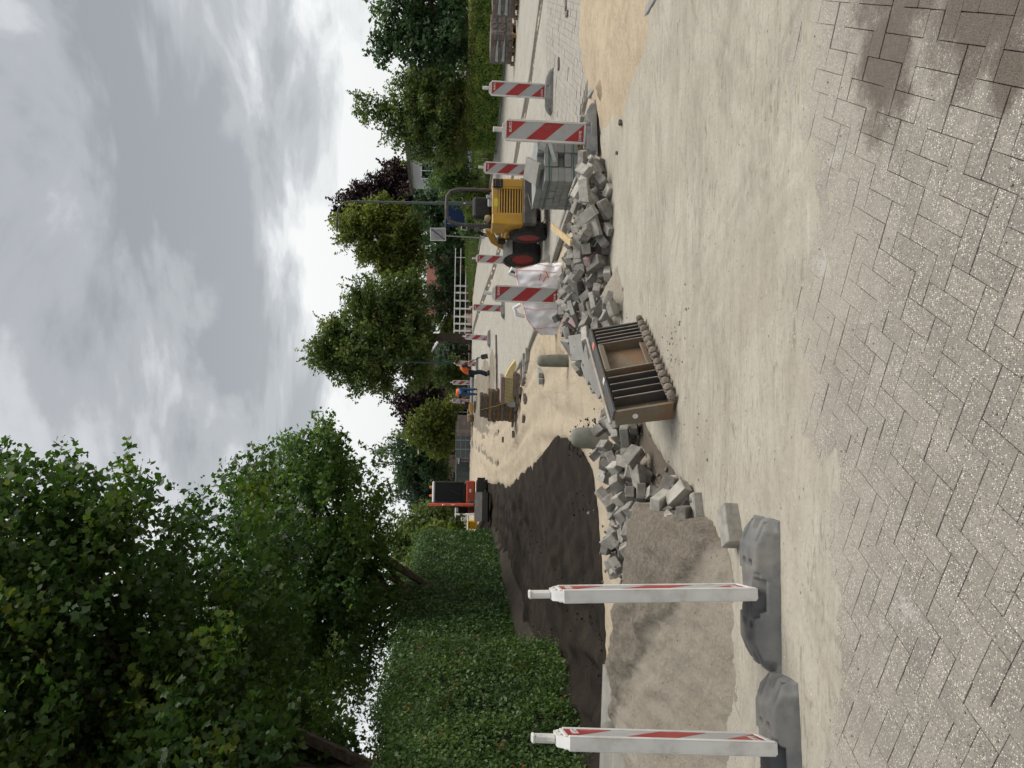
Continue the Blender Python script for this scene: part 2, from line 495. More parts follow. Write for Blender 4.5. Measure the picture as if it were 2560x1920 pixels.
MT = {}
MT['brick'] = mat_paver('washed_concrete_brick', (0.275, 0.248, 0.215), 0.30, True, True)
MT['brick_far'] = mat_paver('dusty_paver', (0.36, 0.335, 0.295), 0.75, False)
MT['paving'] = mat_sand('dusty_paving', (0.42, 0.395, 0.345), (0.36, 0.335, 0.285), (7.0, 1.1, 1), 0.35, 0.03, bd=0.006)
MT['film'] = mat_sand('dust_on_road', (0.435, 0.402, 0.335), (0.34, 0.308, 0.25), (0.9, 4.4, 1), 0.5, 0.05, True, 0.010)
MT['sand'] = mat_sand('bed_sand', SAND, (0.415, 0.345, 0.258), (3.2, 0.7, 1), 0.5, 0.03)
MT['sand_yellow'] = mat_sand('yellow_sand', (0.50, 0.415, 0.30), (0.43, 0.345, 0.24), (3.0, 5.0, 1), 0.7, 0.04)
MT['sand_grey'] = mat_sand('grey_sand', (0.345, 0.31, 0.255), (0.285, 0.25, 0.20), None, 1.0, 0.06, bd=0.022)
MT['soil'] = mat_sand('dark_soil', (0.046, 0.036, 0.028), (0.019, 0.015, 0.012), (2.2, 0.8, 1), 1.0, 0.03, bd=0.03)
MT['soil_light'] = mat_sand('light_soil', (0.055, 0.046, 0.037), (0.034, 0.028, 0.023), None, 0.9, 0.05, bd=0.02)
MT['earth'] = mat_sand('trampled_earth', (0.30, 0.265, 0.21), (0.21, 0.18, 0.14), (2.4, 1.0, 1), 0.9, 0.05, bd=0.02)
MT['sand_heap'] = mat_sand('heaped_sand', (0.345, 0.31, 0.255), (0.285, 0.25, 0.20), None, 1.0, 0.06, bd=0.022, darker=(0.235, 0.205, 0.165))
MT['sand_damp2'] = mat_sand('brown_sand', (0.36, 0.285, 0.195), (0.28, 0.215, 0.145), None, 1.0, 0.05, bd=0.02)
MT['joint'] = mat_sand('joint_sand', (0.15, 0.125, 0.098), (0.10, 0.083, 0.066), None, 0.6, 0.02)
MT['ground'] = pm('far_ground', (0.11, 0.115, 0.07), (0.16, 0.14, 0.10), 0.4, 0.95, 0.4, 8, 0.05, world=True)
MT['concrete'] = pm('old_concrete', (0.35, 0.335, 0.30), (0.24, 0.228, 0.20), 13, 0.85, 0.7, 60, 0.006, rv=0.32,
                    dirt=(0.42, 0.37, 0.30), dsc=7, dlo=0.5, dhi=0.72, dmax=0.75)
MT['concrete_dark'] = pm('weathered_paver', (0.265, 0.25, 0.222), (0.165, 0.155, 0.138), 14, 0.85, 0.8, 60, 0.006, rv=0.42,
                         dirt=(0.40, 0.37, 0.31), dsc=6, dlo=0.52, dhi=0.75, dmax=0.65)
MT['concrete_pink'] = pm('pink_paver', (0.33, 0.235, 0.225), (0.27, 0.19, 0.18), 10, 0.85, 0.4, 90, 0.004, rv=0.15,
                         dirt=(0.40, 0.36, 0.30), dsc=7, dmax=0.6)
MT['slab'] = pm('grey_slab', (0.29, 0.285, 0.262), (0.235, 0.228, 0.21), 5, 0.82, 0.25, 110, 0.003, rv=0.15,
                dirt=(0.42, 0.38, 0.31), dsc=4, dmax=0.5)
MT['new_block'] = pm('new_concrete_block', (0.285, 0.295, 0.285), (0.24, 0.25, 0.24), 12, 0.85, 0.3, 120, 0.003, rv=0.10)
MT['brown_block'] = pm('brown_paver', (0.20, 0.165, 0.150), (0.15, 0.125, 0.115), 12, 0.85, 0.3, 100, 0.003, rv=0.22)
MT['purple_block'] = pm('mauve_paver', (0.27, 0.20, 0.20), (0.21, 0.155, 0.16), 12, 0.85, 0.3, 100, 0.003, rv=0.15)
MT['bollard'] = pm('mossy_concrete', (0.225, 0.22, 0.19), (0.165, 0.17, 0.135), 8, 0.9, 0.45, 90, 0.004,
                   dirt=(0.10, 0.11, 0.07), dsc=5, dmax=0.5)
MT['white'] = pm('white_plastic', (0.66, 0.655, 0.63), (0.58, 0.575, 0.55), 7, 0.45, 0.08, 60, 0.002, spec=0.45,
                 dirt=(0.36, 0.34, 0.30), dsc=7, dlo=0.48, dhi=0.78, dmax=0.6)
MT['reflex'] = pm('grey_reflective_sheet', (0.40, 0.405, 0.41), (0.36, 0.365, 0.37), 4, 0.38, 0.12, 160, 0.001, spec=0.5,
                  dirt=(0.30, 0.28, 0.25), dsc=8, dlo=0.5, dhi=0.8, dmax=0.5)
MT['red'] = pm('red_reflective_sheet', (0.36, 0.018, 0.020), (0.29, 0.016, 0.018), 5, 0.38, 0.1, 160, 0.001, spec=0.5,
               dirt=(0.30, 0.12, 0.10), dsc=8, dlo=0.52, dhi=0.8, dmax=0.5)
MT['letter'] = pm('white_lettering', (0.72, 0.70, 0.68), None, 20, 0.5, 0)
MT['rubber'] = pm('dusty_rubber', (0.11, 0.113, 0.113), (0.16, 0.16, 0.155), 7, 0.85, 0.4, 80, 0.003,
                  dirt=(0.30, 0.28, 0.24), dsc=4, dlo=0.42, dhi=0.7, dmax=0.55)
MT['wood'] = pm('pallet_wood', (0.24, 0.165, 0.095), (0.16, 0.105, 0.06), 14, 0.8, 0.4, 60, 0.003, rv=0.3)
MT['wood_grey'] = pm('grey_pallet_wood', (0.17, 0.145, 0.115), (0.11, 0.09, 0.07), 14, 0.85, 0.4, 60, 0.003, rv=0.3)
MT['plank'] = pm('fresh_plank', (0.56, 0.44, 0.25), (0.46, 0.33, 0.17), 12, 0.7, 0.3, 60, 0.003)
MT['steel'] = pm('dark_steel', (0.075, 0.086, 0.096), (0.10, 0.08, 0.062), 6, 0.55, 0.2, 60, 0.002, metal=0.25,
                 dirt=(0.20, 0.15, 0.11), dsc=5, dlo=0.5, dhi=0.75, dmax=0.5)
MT['rust'] = pm('rusty_steel', (0.19, 0.115, 0.065), (0.15, 0.135, 0.10), 5, 0.7, 0.3, 60, 0.003,
                dirt=(0.24, 0.20, 0.15), dsc=7, dmax=0.5)
MT['worn_edge'] = pm('worn_steel_edge', (0.34, 0.31, 0.275), (0.24, 0.20, 0.165), 9, 0.5, 0.1, 60, 0.002, metal=0.15)
MT['tooth'] = pm('caked_tooth', (0.15, 0.125, 0.105), (0.24, 0.205, 0.165), 12, 0.9, 0.8, 40, 0.01)
MT['yellow'] = pm('loader_yellow', (0.50, 0.275, 0.020), (0.43, 0.225, 0.018), 5, 0.42, 0.05, 50, 0.002, spec=0.5,
                  dirt=(0.30, 0.22, 0.12), dsc=6, dlo=0.46, dhi=0.74, dmax=0.65)
MT['black'] = pm('black_plastic', (0.016, 0.016, 0.018), (0.03, 0.03, 0.03), 8, 0.5, 0.1, 60, 0.002)
MT['dgrey'] = pm('dark_grey_paint', (0.062, 0.060, 0.058), (0.085, 0.078, 0.07), 6, 0.6, 0.1, 60, 0.002,
                 dirt=(0.22, 0.18, 0.14), dsc=6, dmax=0.4)
MT['tyre'] = pm('tyre_rubber', (0.030, 0.030, 0.030), (0.05, 0.048, 0.045), 7, 0.85, 0.3, 60, 0.004,
                dirt=(0.17, 0.155, 0.13), dsc=5, dmax=0.45)
MT['rim'] = pm('red_rim', (0.34, 0.02, 0.025), (0.27, 0.018, 0.02), 5, 0.5, 0.05, 60, 0.002, dirt=(0.16, 0.10, 0.08), dmax=0.4)
MT['bag'] = pm('woven_white_bag', (0.80, 0.80, 0.82), (0.75, 0.75, 0.78), 4, 0.6, 0.3, 14, 0.02)
MT['redseam'] = pm('red_seam', (0.62, 0.16, 0.12), (0.66, 0.30, 0.25), 30, 0.7, 0)
MT['strap'] = pm('green_strap', (0.035, 0.105, 0.095), (0.06, 0.14, 0.125), 10, 0.4, 0)
MT['film_wrap'] = pm('grey_wrap', (0.42, 0.46, 0.46), (0.30, 0.34, 0.34), 8, 0.3, 0.2, 20, 0.01)
MT['cream'] = pm('cream_wrap', (0.42, 0.37, 0.20), (0.36, 0.31, 0.16), 6, 0.4, 0.5, 12, 0.02)
MT['yellow_foil'] = pm('yellow_foil', (0.62, 0.47, 0.15), (0.68, 0.60, 0.38), 8, 0.4, 0.5, 14, 0.02)
MT['ink'] = pm('dark_print', (0.03, 0.035, 0.03), None, 8, 0.6, 0)
MT['redorange'] = pm('excavator_red', (0.42, 0.055, 0.016), (0.36, 0.045, 0.014), 4, 0.4, 0.05, 50, 0.002, spec=0.5)
MT['glass'] = pm('dark_glass', (0.012, 0.014, 0.016), None, 3, 0.15, 0, spec=0.12)
MT['roofwhite'] = pm('white_paint', (0.68, 0.69, 0.70), (0.62, 0.63, 0.64), 5, 0.5, 0.05, 50, 0.002)
MT['amber'] = pm('amber_lens', (0.62, 0.20, 0.02), None, 8, 0.25, 0, spec=0.5)
MT['orange'] = pm('hi_vis_orange', (0.78, 0.16, 0.035), (0.70, 0.13, 0.03), 10, 0.8, 0.3, 30, 0.01)
MT['navy'] = pm('navy_workwear', (0.018, 0.022, 0.04), (0.03, 0.035, 0.055), 12, 0.9, 0.3, 40, 0.01)
MT['blue_cloth'] = pm('blue_workwear', (0.03, 0.075, 0.19), (0.04, 0.09, 0.22), 12, 0.9, 0.3, 40, 0.01)
MT['skin'] = pm('skin', (0.40, 0.24, 0.17), None, 20, 0.6, 0)
MT['hair'] = pm('dark_hair', (0.02, 0.014, 0.01), None, 20, 0.7, 0.4, 80, 0.01)
MT['lamp_green'] = pm('grey_green_paint', (0.085, 0.105, 0.10), (0.07, 0.085, 0.08), 6, 0.5, 0.05)
MT['teal'] = pm('teal_paint', (0.02, 0.07, 0.065), None, 6, 0.5, 0.05)
MT['sign_grey'] = pm('grey_sign_sheet', (0.40, 0.405, 0.42), (0.36, 0.365, 0.38), 5, 0.45, 0)
MT['sign_dark'] = pm('dark_sign_print', (0.15, 0.155, 0.165), None, 5, 0.5, 0)
MT['galv'] = pm('galvanised_steel', (0.32, 0.34, 0.35), (0.26, 0.28, 0.29), 9, 0.45, 0.05, metal=0.3)
MT['blue'] = pm('blue_board', (0.012, 0.035, 0.12), (0.01, 0.03, 0.10), 5, 0.5, 0.05)
MT['fence_white'] = pm('white_gloss_paint', (0.74, 0.74, 0.73), (0.66, 0.66, 0.65), 7, 0.45, 0.05)
MT['bark'] = pm('bark', (0.10, 0.078, 0.062), (0.05, 0.04, 0.033), 9, 0.95, 1.0, 26, 0.03)
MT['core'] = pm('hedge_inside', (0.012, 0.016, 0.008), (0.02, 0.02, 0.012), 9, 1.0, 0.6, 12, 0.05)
MT['roof_tile'] = pm('red_roof_tile', (0.20, 0.075, 0.05), (0.15, 0.055, 0.04), 3, 0.8, 0.3, 12, 0.02)
MT['roof_grey'] = pm('pale_roof', (0.50, 0.51, 0.53), (0.44, 0.45, 0.47), 3, 0.6, 0.2, 12, 0.02)
MT['housebrick'] = pm('red_house_brick', (0.25, 0.10, 0.07), (0.20, 0.08, 0.055), 8, 0.9, 0.3, 14, 0.02)
MT['brownwall'] = pm('brown_wall', (0.20, 0.155, 0.12), (0.17, 0.13, 0.10), 6, 0.9, 0.3, 14, 0.02)
MT['siding'] = pm('pale_siding', (0.52, 0.54, 0.56), (0.46, 0.48, 0.50), 3, 0.6, 0.1)
MT['container'] = pm('grey_green_steel', (0.10, 0.125, 0.125), (0.085, 0.105, 0.105), 3, 0.6, 0.1)
L = {}
L['maple'] = mat_leaf('maple_leaf', (0.033, 0.069, 0.021), (0.081, 0.146, 0.036), (0.231, 0.272, 0.044), 0.38, 0.42)
L['maple2'] = mat_leaf('plane_leaf', (0.036, 0.081, 0.025), (0.091, 0.165, 0.044), (0.202, 0.263, 0.060), 0.38, 0.45)
L['hedge'] = mat_leaf('hornbeam_leaf', (0.029, 0.060, 0.018), (0.069, 0.137, 0.036), (0.151, 0.222, 0.048), 0.3, 0.42)
L['shrub'] = mat_leaf('shrub_leaf', (0.040, 0.081, 0.022), (0.111, 0.191, 0.048), (0.263, 0.302, 0.070), 0.3, 0.42)
L['hedge_r'] = mat_leaf('clipped_hedge_leaf', (0.049, 0.110, 0.024), (0.124, 0.231, 0.044), (0.341, 0.409, 0.086), 0.3, 0.45)
L['hedge_top'] = mat_leaf('dry_hedge_top', (0.08, 0.09, 0.025), (0.15, 0.14, 0.045), (0.22, 0.19, 0.07), 0.3, 0.6)
L['olive'] = mat_leaf('olive_leaf', (0.091, 0.117, 0.029), (0.181, 0.212, 0.044), (0.343, 0.343, 0.070), 0.4, 0.5)
L['purple'] = mat_leaf('copper_leaf', (0.017, 0.011, 0.014), (0.038, 0.020, 0.026), (0.078, 0.036, 0.042), 0.25, 0.45)
L['dark'] = mat_leaf('dark_leaf', (0.021, 0.044, 0.021), (0.048, 0.096, 0.040), (0.101, 0.161, 0.060), 0.3, 0.5)
L['bluegreen'] = mat_leaf('bluish_leaf', (0.044, 0.073, 0.052), (0.091, 0.142, 0.101), (0.161, 0.222, 0.151), 0.3, 0.5)
L['garden'] = mat_leaf('garden_leaf', (0.052, 0.085, 0.025), (0.121, 0.172, 0.048), (0.263, 0.282, 0.091), 0.4, 0.45)
L['lime'] = mat_leaf('lime_leaf', (0.06, 0.09, 0.015), (0.12, 0.16, 0.028), (0.20, 0.24, 0.05), 0.4, 0.5)
L['grass'] = mat_leaf('grass_blade', (0.055, 0.10, 0.018), (0.095, 0.155, 0.03), (0.16, 0.20, 0.05), 0.3, 0.5)
L['russet'] = mat_leaf('russet_leaf', (0.139, 0.078, 0.039), (0.248, 0.109, 0.046), (0.372, 0.171, 0.078), 0.35, 0.5)
L['berry'] = mat_leaf('orange_berry', (0.30, 0.05, 0.02), (0.42, 0.07, 0.02), (0.5, 0.10, 0.03), 0.1, 0.35)

# ------------------------------------------------------------------ the setting: ground, sand, soil, paving
struct('ground', np_mesh('ground', [(-900, -300, -0.75), (900, -300, -0.75), (900, 1500, -0.75), (-900, 1500, -0.75)], [[0, 1, 2, 3]]), MT['ground'])

PIT = [(-14, 8.3), (-4, 8.5), (-3.2, 8.62), (-2.4, 8.92), (-1.87, 9.22), (-1.43, 9.5), (-1.1, 9.8), (-0.86, 10.9), (-0.82, 12.3),
       (-0.9, 13.5), (-1.3, 15), (-2.4, 20.6), (-3.45, 25.3), (-4.1, 31.8), (-4.5, 35.0), (-5.0, 37.5), (-14, 38.5)]
ROADF = [(-9, 0), (9, 0), (9, 5.0), (4.2, 6.3), (3.6, 7.2), (3.5, 8.6), (3.1, 9.5), (2.2, 9.0), (1.2, 8.9), (0.2, 8.0), (-0.5, 6.6), (-1.0, 5.0),
         (-1.9, 4.5), (-4.0, 4.3), (-9, 4.2)]
def fan(y0, y1, nr, nc, k, c, s0=-1.0, s1=1.0):
    ys = np.geomspace(y0, y1, nr); s = np.linspace(s0, s1, nc)
    Y = np.repeat(ys[:, None], nc, 1); X = s[None, :] * (k * Y + c)
    return X, Y
def lane(y):        # where the machines drive along the sand
    return np.interp(y, [9, 12, 16, 20, 26, 32, 40, 50], [0.2, 0.1, -0.1, -0.7, -1.9, -2.7, -3.0, -3.0])
def sand_z(X, Y):
    z = rise(Y) - 0.02 + 0.05 * (fbm(X * .7, Y * .5, 3) - .5) + 0.016 * (fbm(X * 5, Y * 1.6, 5) - .5)
    lx = X - lane(Y)
    for off, w, dp in ((-.55, .16, .05), (.62, .15, .045), (-1.3, .2, .035), (1.25, .12, .035)):
        z = z - dp * np.exp(-((lx - off - .12 * np.sin(Y * .5)) / w) ** 2) * (Y > 10.5) * (.7 + .6 * vnoise(X * 9, Y * 9, 4))
    z = z + .022 * np.sin(lx * 15 + 3 * fbm(X * .8, Y * .25, 14)) * sstep(11, 14, Y) * (.3 + vnoise(X * 1.5, Y * .6, 16))
    d = poly_sd(X, Y, PIT) + 0.28 * (fbm(X * 1.4, Y * 1.1, 21) - .5) * sstep(9.8, 12, Y) + .13 * (fbm(X * 5, Y * 2.5, 23, 5) - .5)
    z = z - 0.45 * sstep(0.02, -0.30, d) - 0.012 * sstep(.5, 0, d)
    r = poly_sd(X, Y, ROADF)
    return z - 0.12 * sstep(0.25, -0.15, r)
X, Y = fan(2.0, 78, 400, 330, 0.72, 5.0)
struct('sand_bed', np_mesh('sand_bed', np.stack([X, Y, sand_z(X, Y)], -1).reshape(-1, 3), grid_faces(*X.shape), smooth=True), MT['sand'])

def bank_x(y): return np.interp(y, [8, 12, 15, 18, 22, 34], [-4.1, -4.3, -5.0, -6.1, -6.3, -6.2])
ys = np.geomspace(7.6, 40, 300); s = np.linspace(0, 1, 190)
Y = np.repeat(ys[:, None], 190, 1); X = -13 + s[None, :] * (13.0 + 0.4 * np.ones_like(Y))
b = bank_x(Y) + .5 * (fbm(X * .9, Y * .9, 8) - .5)
depth = np.interp(Y, [8, 26, 33, 36.5, 40], [.22, .19, .12, .03, -.06])
tk = np.exp(-(((X + 3.4 + .04 * (Y - 12)) / .28) ** 2)) + np.exp(-(((X + 4.7 + .03 * (Y - 12)) / .28) ** 2))
dp = poly_sd(X, Y, PIT)
z = rise(Y) - .05 - (depth - .05) * sstep(-.1, -1.6, dp) + .10 * sstep(.2, -1.2, dp) * (fbm(X * 1.1, Y * .8, 9) - .5) + .05 * (fbm(X * 5, Y * 2.2, 12, 5) - .5) - .045 * tk
sw = np.hypot(X + 9.5, (Y - 6) * .55)
z = z + .10 * sstep(.2, -1.0, dp) * np.maximum(0, np.sin(sw * 9 + 1.5 * fbm(X, Y, 34))) * sstep(.42, .56, fbm(X * .5, Y * .35, 33))
z = z + .03 * np.abs(np.sin(9 * (X * .8 + .35 * Y) + 2 * fbm(X, Y, 2))) * sstep(.5, .62, fbm(X * .35, Y * .28, 31))
z = z + .36 * sstep(0, -.9, X - b) - .5 * sstep(-.03, .45, poly_sd(X, Y, PIT))
dso = struct('dark_soil', np_mesh('dark_soil', np.stack([X, Y, z], -1).reshape(-1, 3), grid_faces(*X.shape), smooth=True), MT['soil'])
# clods on the pit floor and along its rim
cl_v, cl_f = [], []
def clods(n, xf, zf, smin, smax):
    vs, fs = [], []
    for i in range(n):
        x, y = xf()
        sz = smin * (smax / smin) ** rnd.random()
        p = [(1, 0, 0), (-1, 0, 0), (0, 1, 0), (0, -1, 0), (0, 0, 1), (0, 0, -1)]
        o = len(vs); z0 = float(zf(x, y))
        a = rnd.random() * 6.28
        for q in p:
            k = sz * (.55 + .7 * rnd.random())
            vs.append((x + k * (q[0] * math.cos(a) - q[1] * math.sin(a)), y + k * (q[0] * math.sin(a) + q[1] * math.cos(a)), z0 + k * q[2] * .8))
        for t in ((0, 2, 4), (2, 1, 4), (1, 3, 4), (3, 0, 4), (2, 0, 5), (1, 2, 5), (3, 1, 5), (0, 3, 5)):
            fs.append([o + i for i in t])
    return np_mesh('clods', vs, fs)
def soil_z(x, y):
    d = float(np.interp(y, [8, 26, 33, 36.5, 40], [.22, .19, .12, .03, -.06]))
    return float(rise(y)) - .05 - (d - .05) * float(sstep(-.1, -1.6, poly_sd([x], [y], PIT)[0]))
def pit_pt():
    while True:
        y = 8.6 + 24 * rnd.random() ** 1.8; x = -6.2 + 6 * rnd.random()
        if float(poly_sd([x], [y], PIT)[0]) < -.25 and x > bank_x(y): return x, y
tag(obj('soil_clod', clods(500, pit_pt, soil_z, .008, .032), MT['soil']), 'loose dark clods strewn over the floor of the dug-out roadbed', 'soil', kind='stuff')
def spill_pt():
    a = rnd.random()
    return -.55 - .35 * a + rnd.gauss(0, .10), 9.6 + 2.0 * a + rnd.gauss(0, .25)
tag(obj('soil_crumb', clods(160, spill_pt, lambda x, y: -.01, .008, .028), MT['soil']), 'dark soil crumbs spilled on the sand at the corner of the pit', 'soil', kind='stuff')
# paler ledge of soil at the foot of the tall hedge
ys = np.linspace(17, 34, 60); Y = np.repeat(ys[:, None], 10, 1)
X = bank_x(Y) - .9 + np.linspace(0, 1, 10)[None, :] * (1.1 + .4 * vnoise(Y * .5, Y * 0, 3))
Z = rise(Y) - .02 + .16 * np.sin(np.linspace(.05, 1.0, 10) * math.pi)[None, :] + .06 * (fbm(X * 2, Y * 2, 5) - .5) - .40 * np.linspace(0, 1, 10)[None, :] ** 2
struct('soil_ledge', np_mesh('soil_ledge', np.stack([X, Y, Z], -1).reshape(-1, 3), grid_faces(*X.shape), smooth=True), MT['soil_light'])

# --- herringbone bricks of the road in front
TH = math.radians(62.0); W = 0.0970
ct, st = math.cos(TH), math.sin(TH)
def herring(inside, w=W, org=(0.045, 2.43)):
    out = []
    n = int(9 / w)
    for i in range(-n, n):
        for j in range(-n, n):
            t = (i - j) % 4
            if t == 0: c, a = ((i + 1) * w, (j + .5) * w), 0.0
            elif t == 3: c, a = ((i + .5) * w, (j + 1) * w), math.pi / 2
            else: continue
            x = org[0] + c[0] * ct - c[1] * st; y = org[1] + c[0] * st + c[1] * ct
            if inside(x, y): out.append((x, y, TH + a))
    return out
def cover(x, y):
    """how far the dust film hides the bricks"""
    n = fbm(x * 1.1, y * 1.3, 41, 5) - .5
    return sstep(2.75, 4.05, y + n * 1.7 - .06 * np.asarray(x))
allb = herring(lambda x, y: 1.5 < y < 5.2 and abs(x) < .62 * y + 1.0)
def in_view(x, y): return abs(x) < .53 * y + .05 and y > 1.95
vis = sorted([b for b in allb if in_view(b[0], b[1]) and float(cover(b[0], b[1])) < .93], key=lambda b: b[1])[:300]
vset = {(round(b[0], 4), round(b[1], 4)) for b in vis}
rx, ry = np.meshgrid(np.linspace(-7, 7, 2), np.linspace(1.0, 6, 2))
road = struct('brick_road', np_mesh('brick_road', [(-8, .6, -.011), (8, .6, -.011), (8, 7.5, -.011), (-8, 7.5, -.011)], [[0, 1, 2, 3]]), MT['joint'])
bdat = cbox_data(2 * W - .0030, W - .0030, .06, .0010)
bme = bpy.data.meshes.new('brick'); bme.from_pydata(bdat[0], [], bdat[1]); bme.materials.append(MT['brick'])
rest = MB()
for x, y, a in allb:
    j = (rnd.gauss(0, .0011), rnd.gauss(0, .004), rnd.gauss(0, .004), rnd.gauss(0, .008))
    if (round(x, 4), round(y, 4)) in vset:
        obj('brick', bme, None, road, (x, y, -.03 + j[0]), (j[1], j[2], a + j[3]))
    else:
        rest.add([(p[0], p[1], p[2]) for p in bdat[0]], bdat[1], Matrix.Translation((x, y, -.03 + j[0])) @ Euler((j[1], j[2], a + j[3])).to_matrix().to_4x4())
ro = obj('bricks_under_dust', rest.mesh('bricks_under_dust', fix=False), MT['brick'], road); ro['kind'] = 'stuff'

# --- dust and sand lying over the road
X, Y = fan(1.4, 10.2, 330, 330, .60, 2.6)
c = cover(X, Y)
z = -.0125 + .0185 * c + .0035 * (fbm(X * 16, Y * 16, 51, 3) - .5) + .0022 * (fbm(X * 45, Y * 45, 53, 2) - .5)
arc = np.sin(34 * np.hypot(X - 5.2, Y - 2.2)) * np.exp(-((np.hypot(X - 5.2, Y - 2.2) - 4.1) / .55) ** 2) + np.sin(40 * np.hypot(X + 9, Y - 1)) * np.exp(-((np.hypot(X + 9, Y - 1) - 10.6) / .5) ** 2)
z = z + .0045 * c ** 4 * arc * (.2 + vnoise(X * 3, Y * 3, 77))
trk = np.sin(7.0 * (Y - .10 * X + .25 * fbm(X * .4, Y * .4, 61)))
z = z + .006 * c * np.maximum(trk, 0) * fbm(X * .5, Y * 2.5, 62) + .012 * sstep(4.6, 7, Y) * (fbm(X * 3, Y * 3, 66) - .5)
z = z + .03 * sstep(5.0, 6.0, Y) * sstep(-.55, -.2, -np.abs(X + .25)) * (fbm(X * 6, Y * 5, 68) - .25)
z = z + .012 * c * sstep(.52, .7, fbm(X * 1.2, Y * 2.6, 64)) * (fbm(X * 11, Y * 16, 65, 3) - .2)
pr = poly_sd(X, Y, ROADF)
z = z - .16 * sstep(-.12, .30, pr) - .9 * sstep(.35, 1.1, pr)
tag(struct('road_dust', np_mesh('road_dust', np.stack([X, Y, z], -1).reshape(-1, 3), grid_faces(*X.shape), smooth=True), MT['film']), None, None)
def grit_pt():
    y = 2.2 + 6 * rnd.random() ** 1.4
    return (rnd.random() * 2 - 1) * .5 * y, y
tag(obj('road_grit', clods(600, grit_pt, lambda x, y: .003, .0016, .006), MT['concrete']), 'small stones and grit scattered over the dusty road', 'grit', kind='stuff')

# --- paving beyond the kerb, its trench and the footpath
def strip(name, ys, xl, xr, nc, dz, mat, nz=.008, kind=None, skirt=True):
    Y = np.repeat(np.asarray(ys)[:, None], nc, 1)
    a = np.interp(ys, *xl)[:, None]; b = np.interp(ys, *xr)[:, None]
    X = a + (b - a) * np.linspace(0, 1, nc)[None, :]
    Z = rise(Y) + dz + nz * (fbm(X * 1.5, Y * 1.5, 71) - .5)
    if skirt:
        Z[:, 0] -= .12; Z[:, -1] -= .12; X[:, 0] = X[:, 1] - .015; X[:, -1] = X[:, -2] + .015
        Z[0] -= .12
    o = struct(name, np_mesh(name, np.stack([X, Y, Z], -1).reshape(-1, 3), grid_faces(*X.shape), smooth=False), mat)
    return o
PXL = ([9.0, 10.4, 10.9, 11.8, 12.9, 13.7, 14.1, 17, 19, 28.5, 30.4, 34, 49], [5.6, 3.95, 3.8, 2.78, 2.62, 2.30, 1.28, 1.16, .70, -.45, -1.3, -1.5, -2.2])
PXR = ([8, 16.8, 19.6, 24.2, 34.8, 49], [10.6, 8.3, 7.35, 6.9, 4.8, 2.6])
pav = strip('street_paving', np.geomspace(9.0, 49, 90), PXL, PXR, 60, .016, MT['paving'])
strip('kerb_trench', np.geomspace(8, 49, 80), (PXR[0], [x - .1 for x in PXR[1]]), (PXR[0], [x + .55 for x in PXR[1]]), 8, -.012, MT['joint'], .03, skirt=False)
strip('footpath', np.geomspace(8, 49, 80), (PXR[0], [x + .38 for x in PXR[1]]), ([8, 16.8, 29.8, 33.9, 42, 49], [17, 16.5, 13.2, 10.2, 7.2, 5.0]), 50, .022, MT['paving'])
far = MB()
for x, y, a in herring(lambda x, y: 0 < x < 6.3 and 0 < y < 5.5, .1035, (0, 0)):
    X0, Y0 = x + 3.3, y + 10.2
    if X0 < float(np.interp(Y0, *PXL)) + .12: continue
    vs, fs = cbox_data(.201, .098, .03, .003)
    if rnd.random() < .012: continue
    far.add(vs, fs[:], Matrix.Translation((X0, Y0, .012 + rnd.gauss(0, .002))) @ Euler((rnd.gauss(0, .008), rnd.gauss(0, .008), a)).to_matrix().to_4x4())
fo = obj('paver_field', far.mesh('paver_field', fix=False), MT['brick_far'], pav); fo['kind'] = 'stuff'
# a row of dark pavers set across the new paving and a few odd ones lifted by the trench
dbr = bpy.data.meshes.new('dark_paver'); dd = cbox_data(.205, .10, .08, .004); dbr.from_pydata(dd[0], [], dd[1]); dbr.materials.append(MT['brown_block'])
for i in range(11):
    x = 1.95 - i * .205
    obj('edging_brick', dbr, None, pav, (x, 32.3 - (1.95 - x) * .5, float(rise(32.2)) + .045), (0, 0, .48 * .5 + rnd.gauss(0, .04)))
kb = MB()
kp = [(2.22, 13.95), (2.40, 13.3), (2.55, 12.6), (2.72, 11.75), (3.3, 11.15), (3.8, 10.75)]
for a, b2 in zip(kp[:-1], kp[1:]):
    kb.bar((*a, .012), (*b2, .012), .09, .09, .008)
kp2 = [(3.92, 10.3), (3.80, 9.4), (3.62, 8.3), (3.5, 7.2), (3.45, 6.3)]
for a, b2 in zip(kp2[:-1], kp2[1:]):
    kb.bar((*a, -.02), (*b2, -.02), .09, .09, .008)
struct('kerb', kb.mesh('kerb'), MT['slab'])
gb = MB()   # kerb stones along the hedge
for a, b2 in (((16.6, 22), (13.25, 29.7)), ((13.2, 29.8), (10.3, 33.8)), ((10.2, 33.9), (7.3, 42))):
    gb.bar((*a, float(rise(a[1])) + .03), (*b2, float(rise(b2[1])) + .03), .10, .12, .01)
struct('hedge_kerb', gb.mesh('hedge_kerb'), MT['slab'])
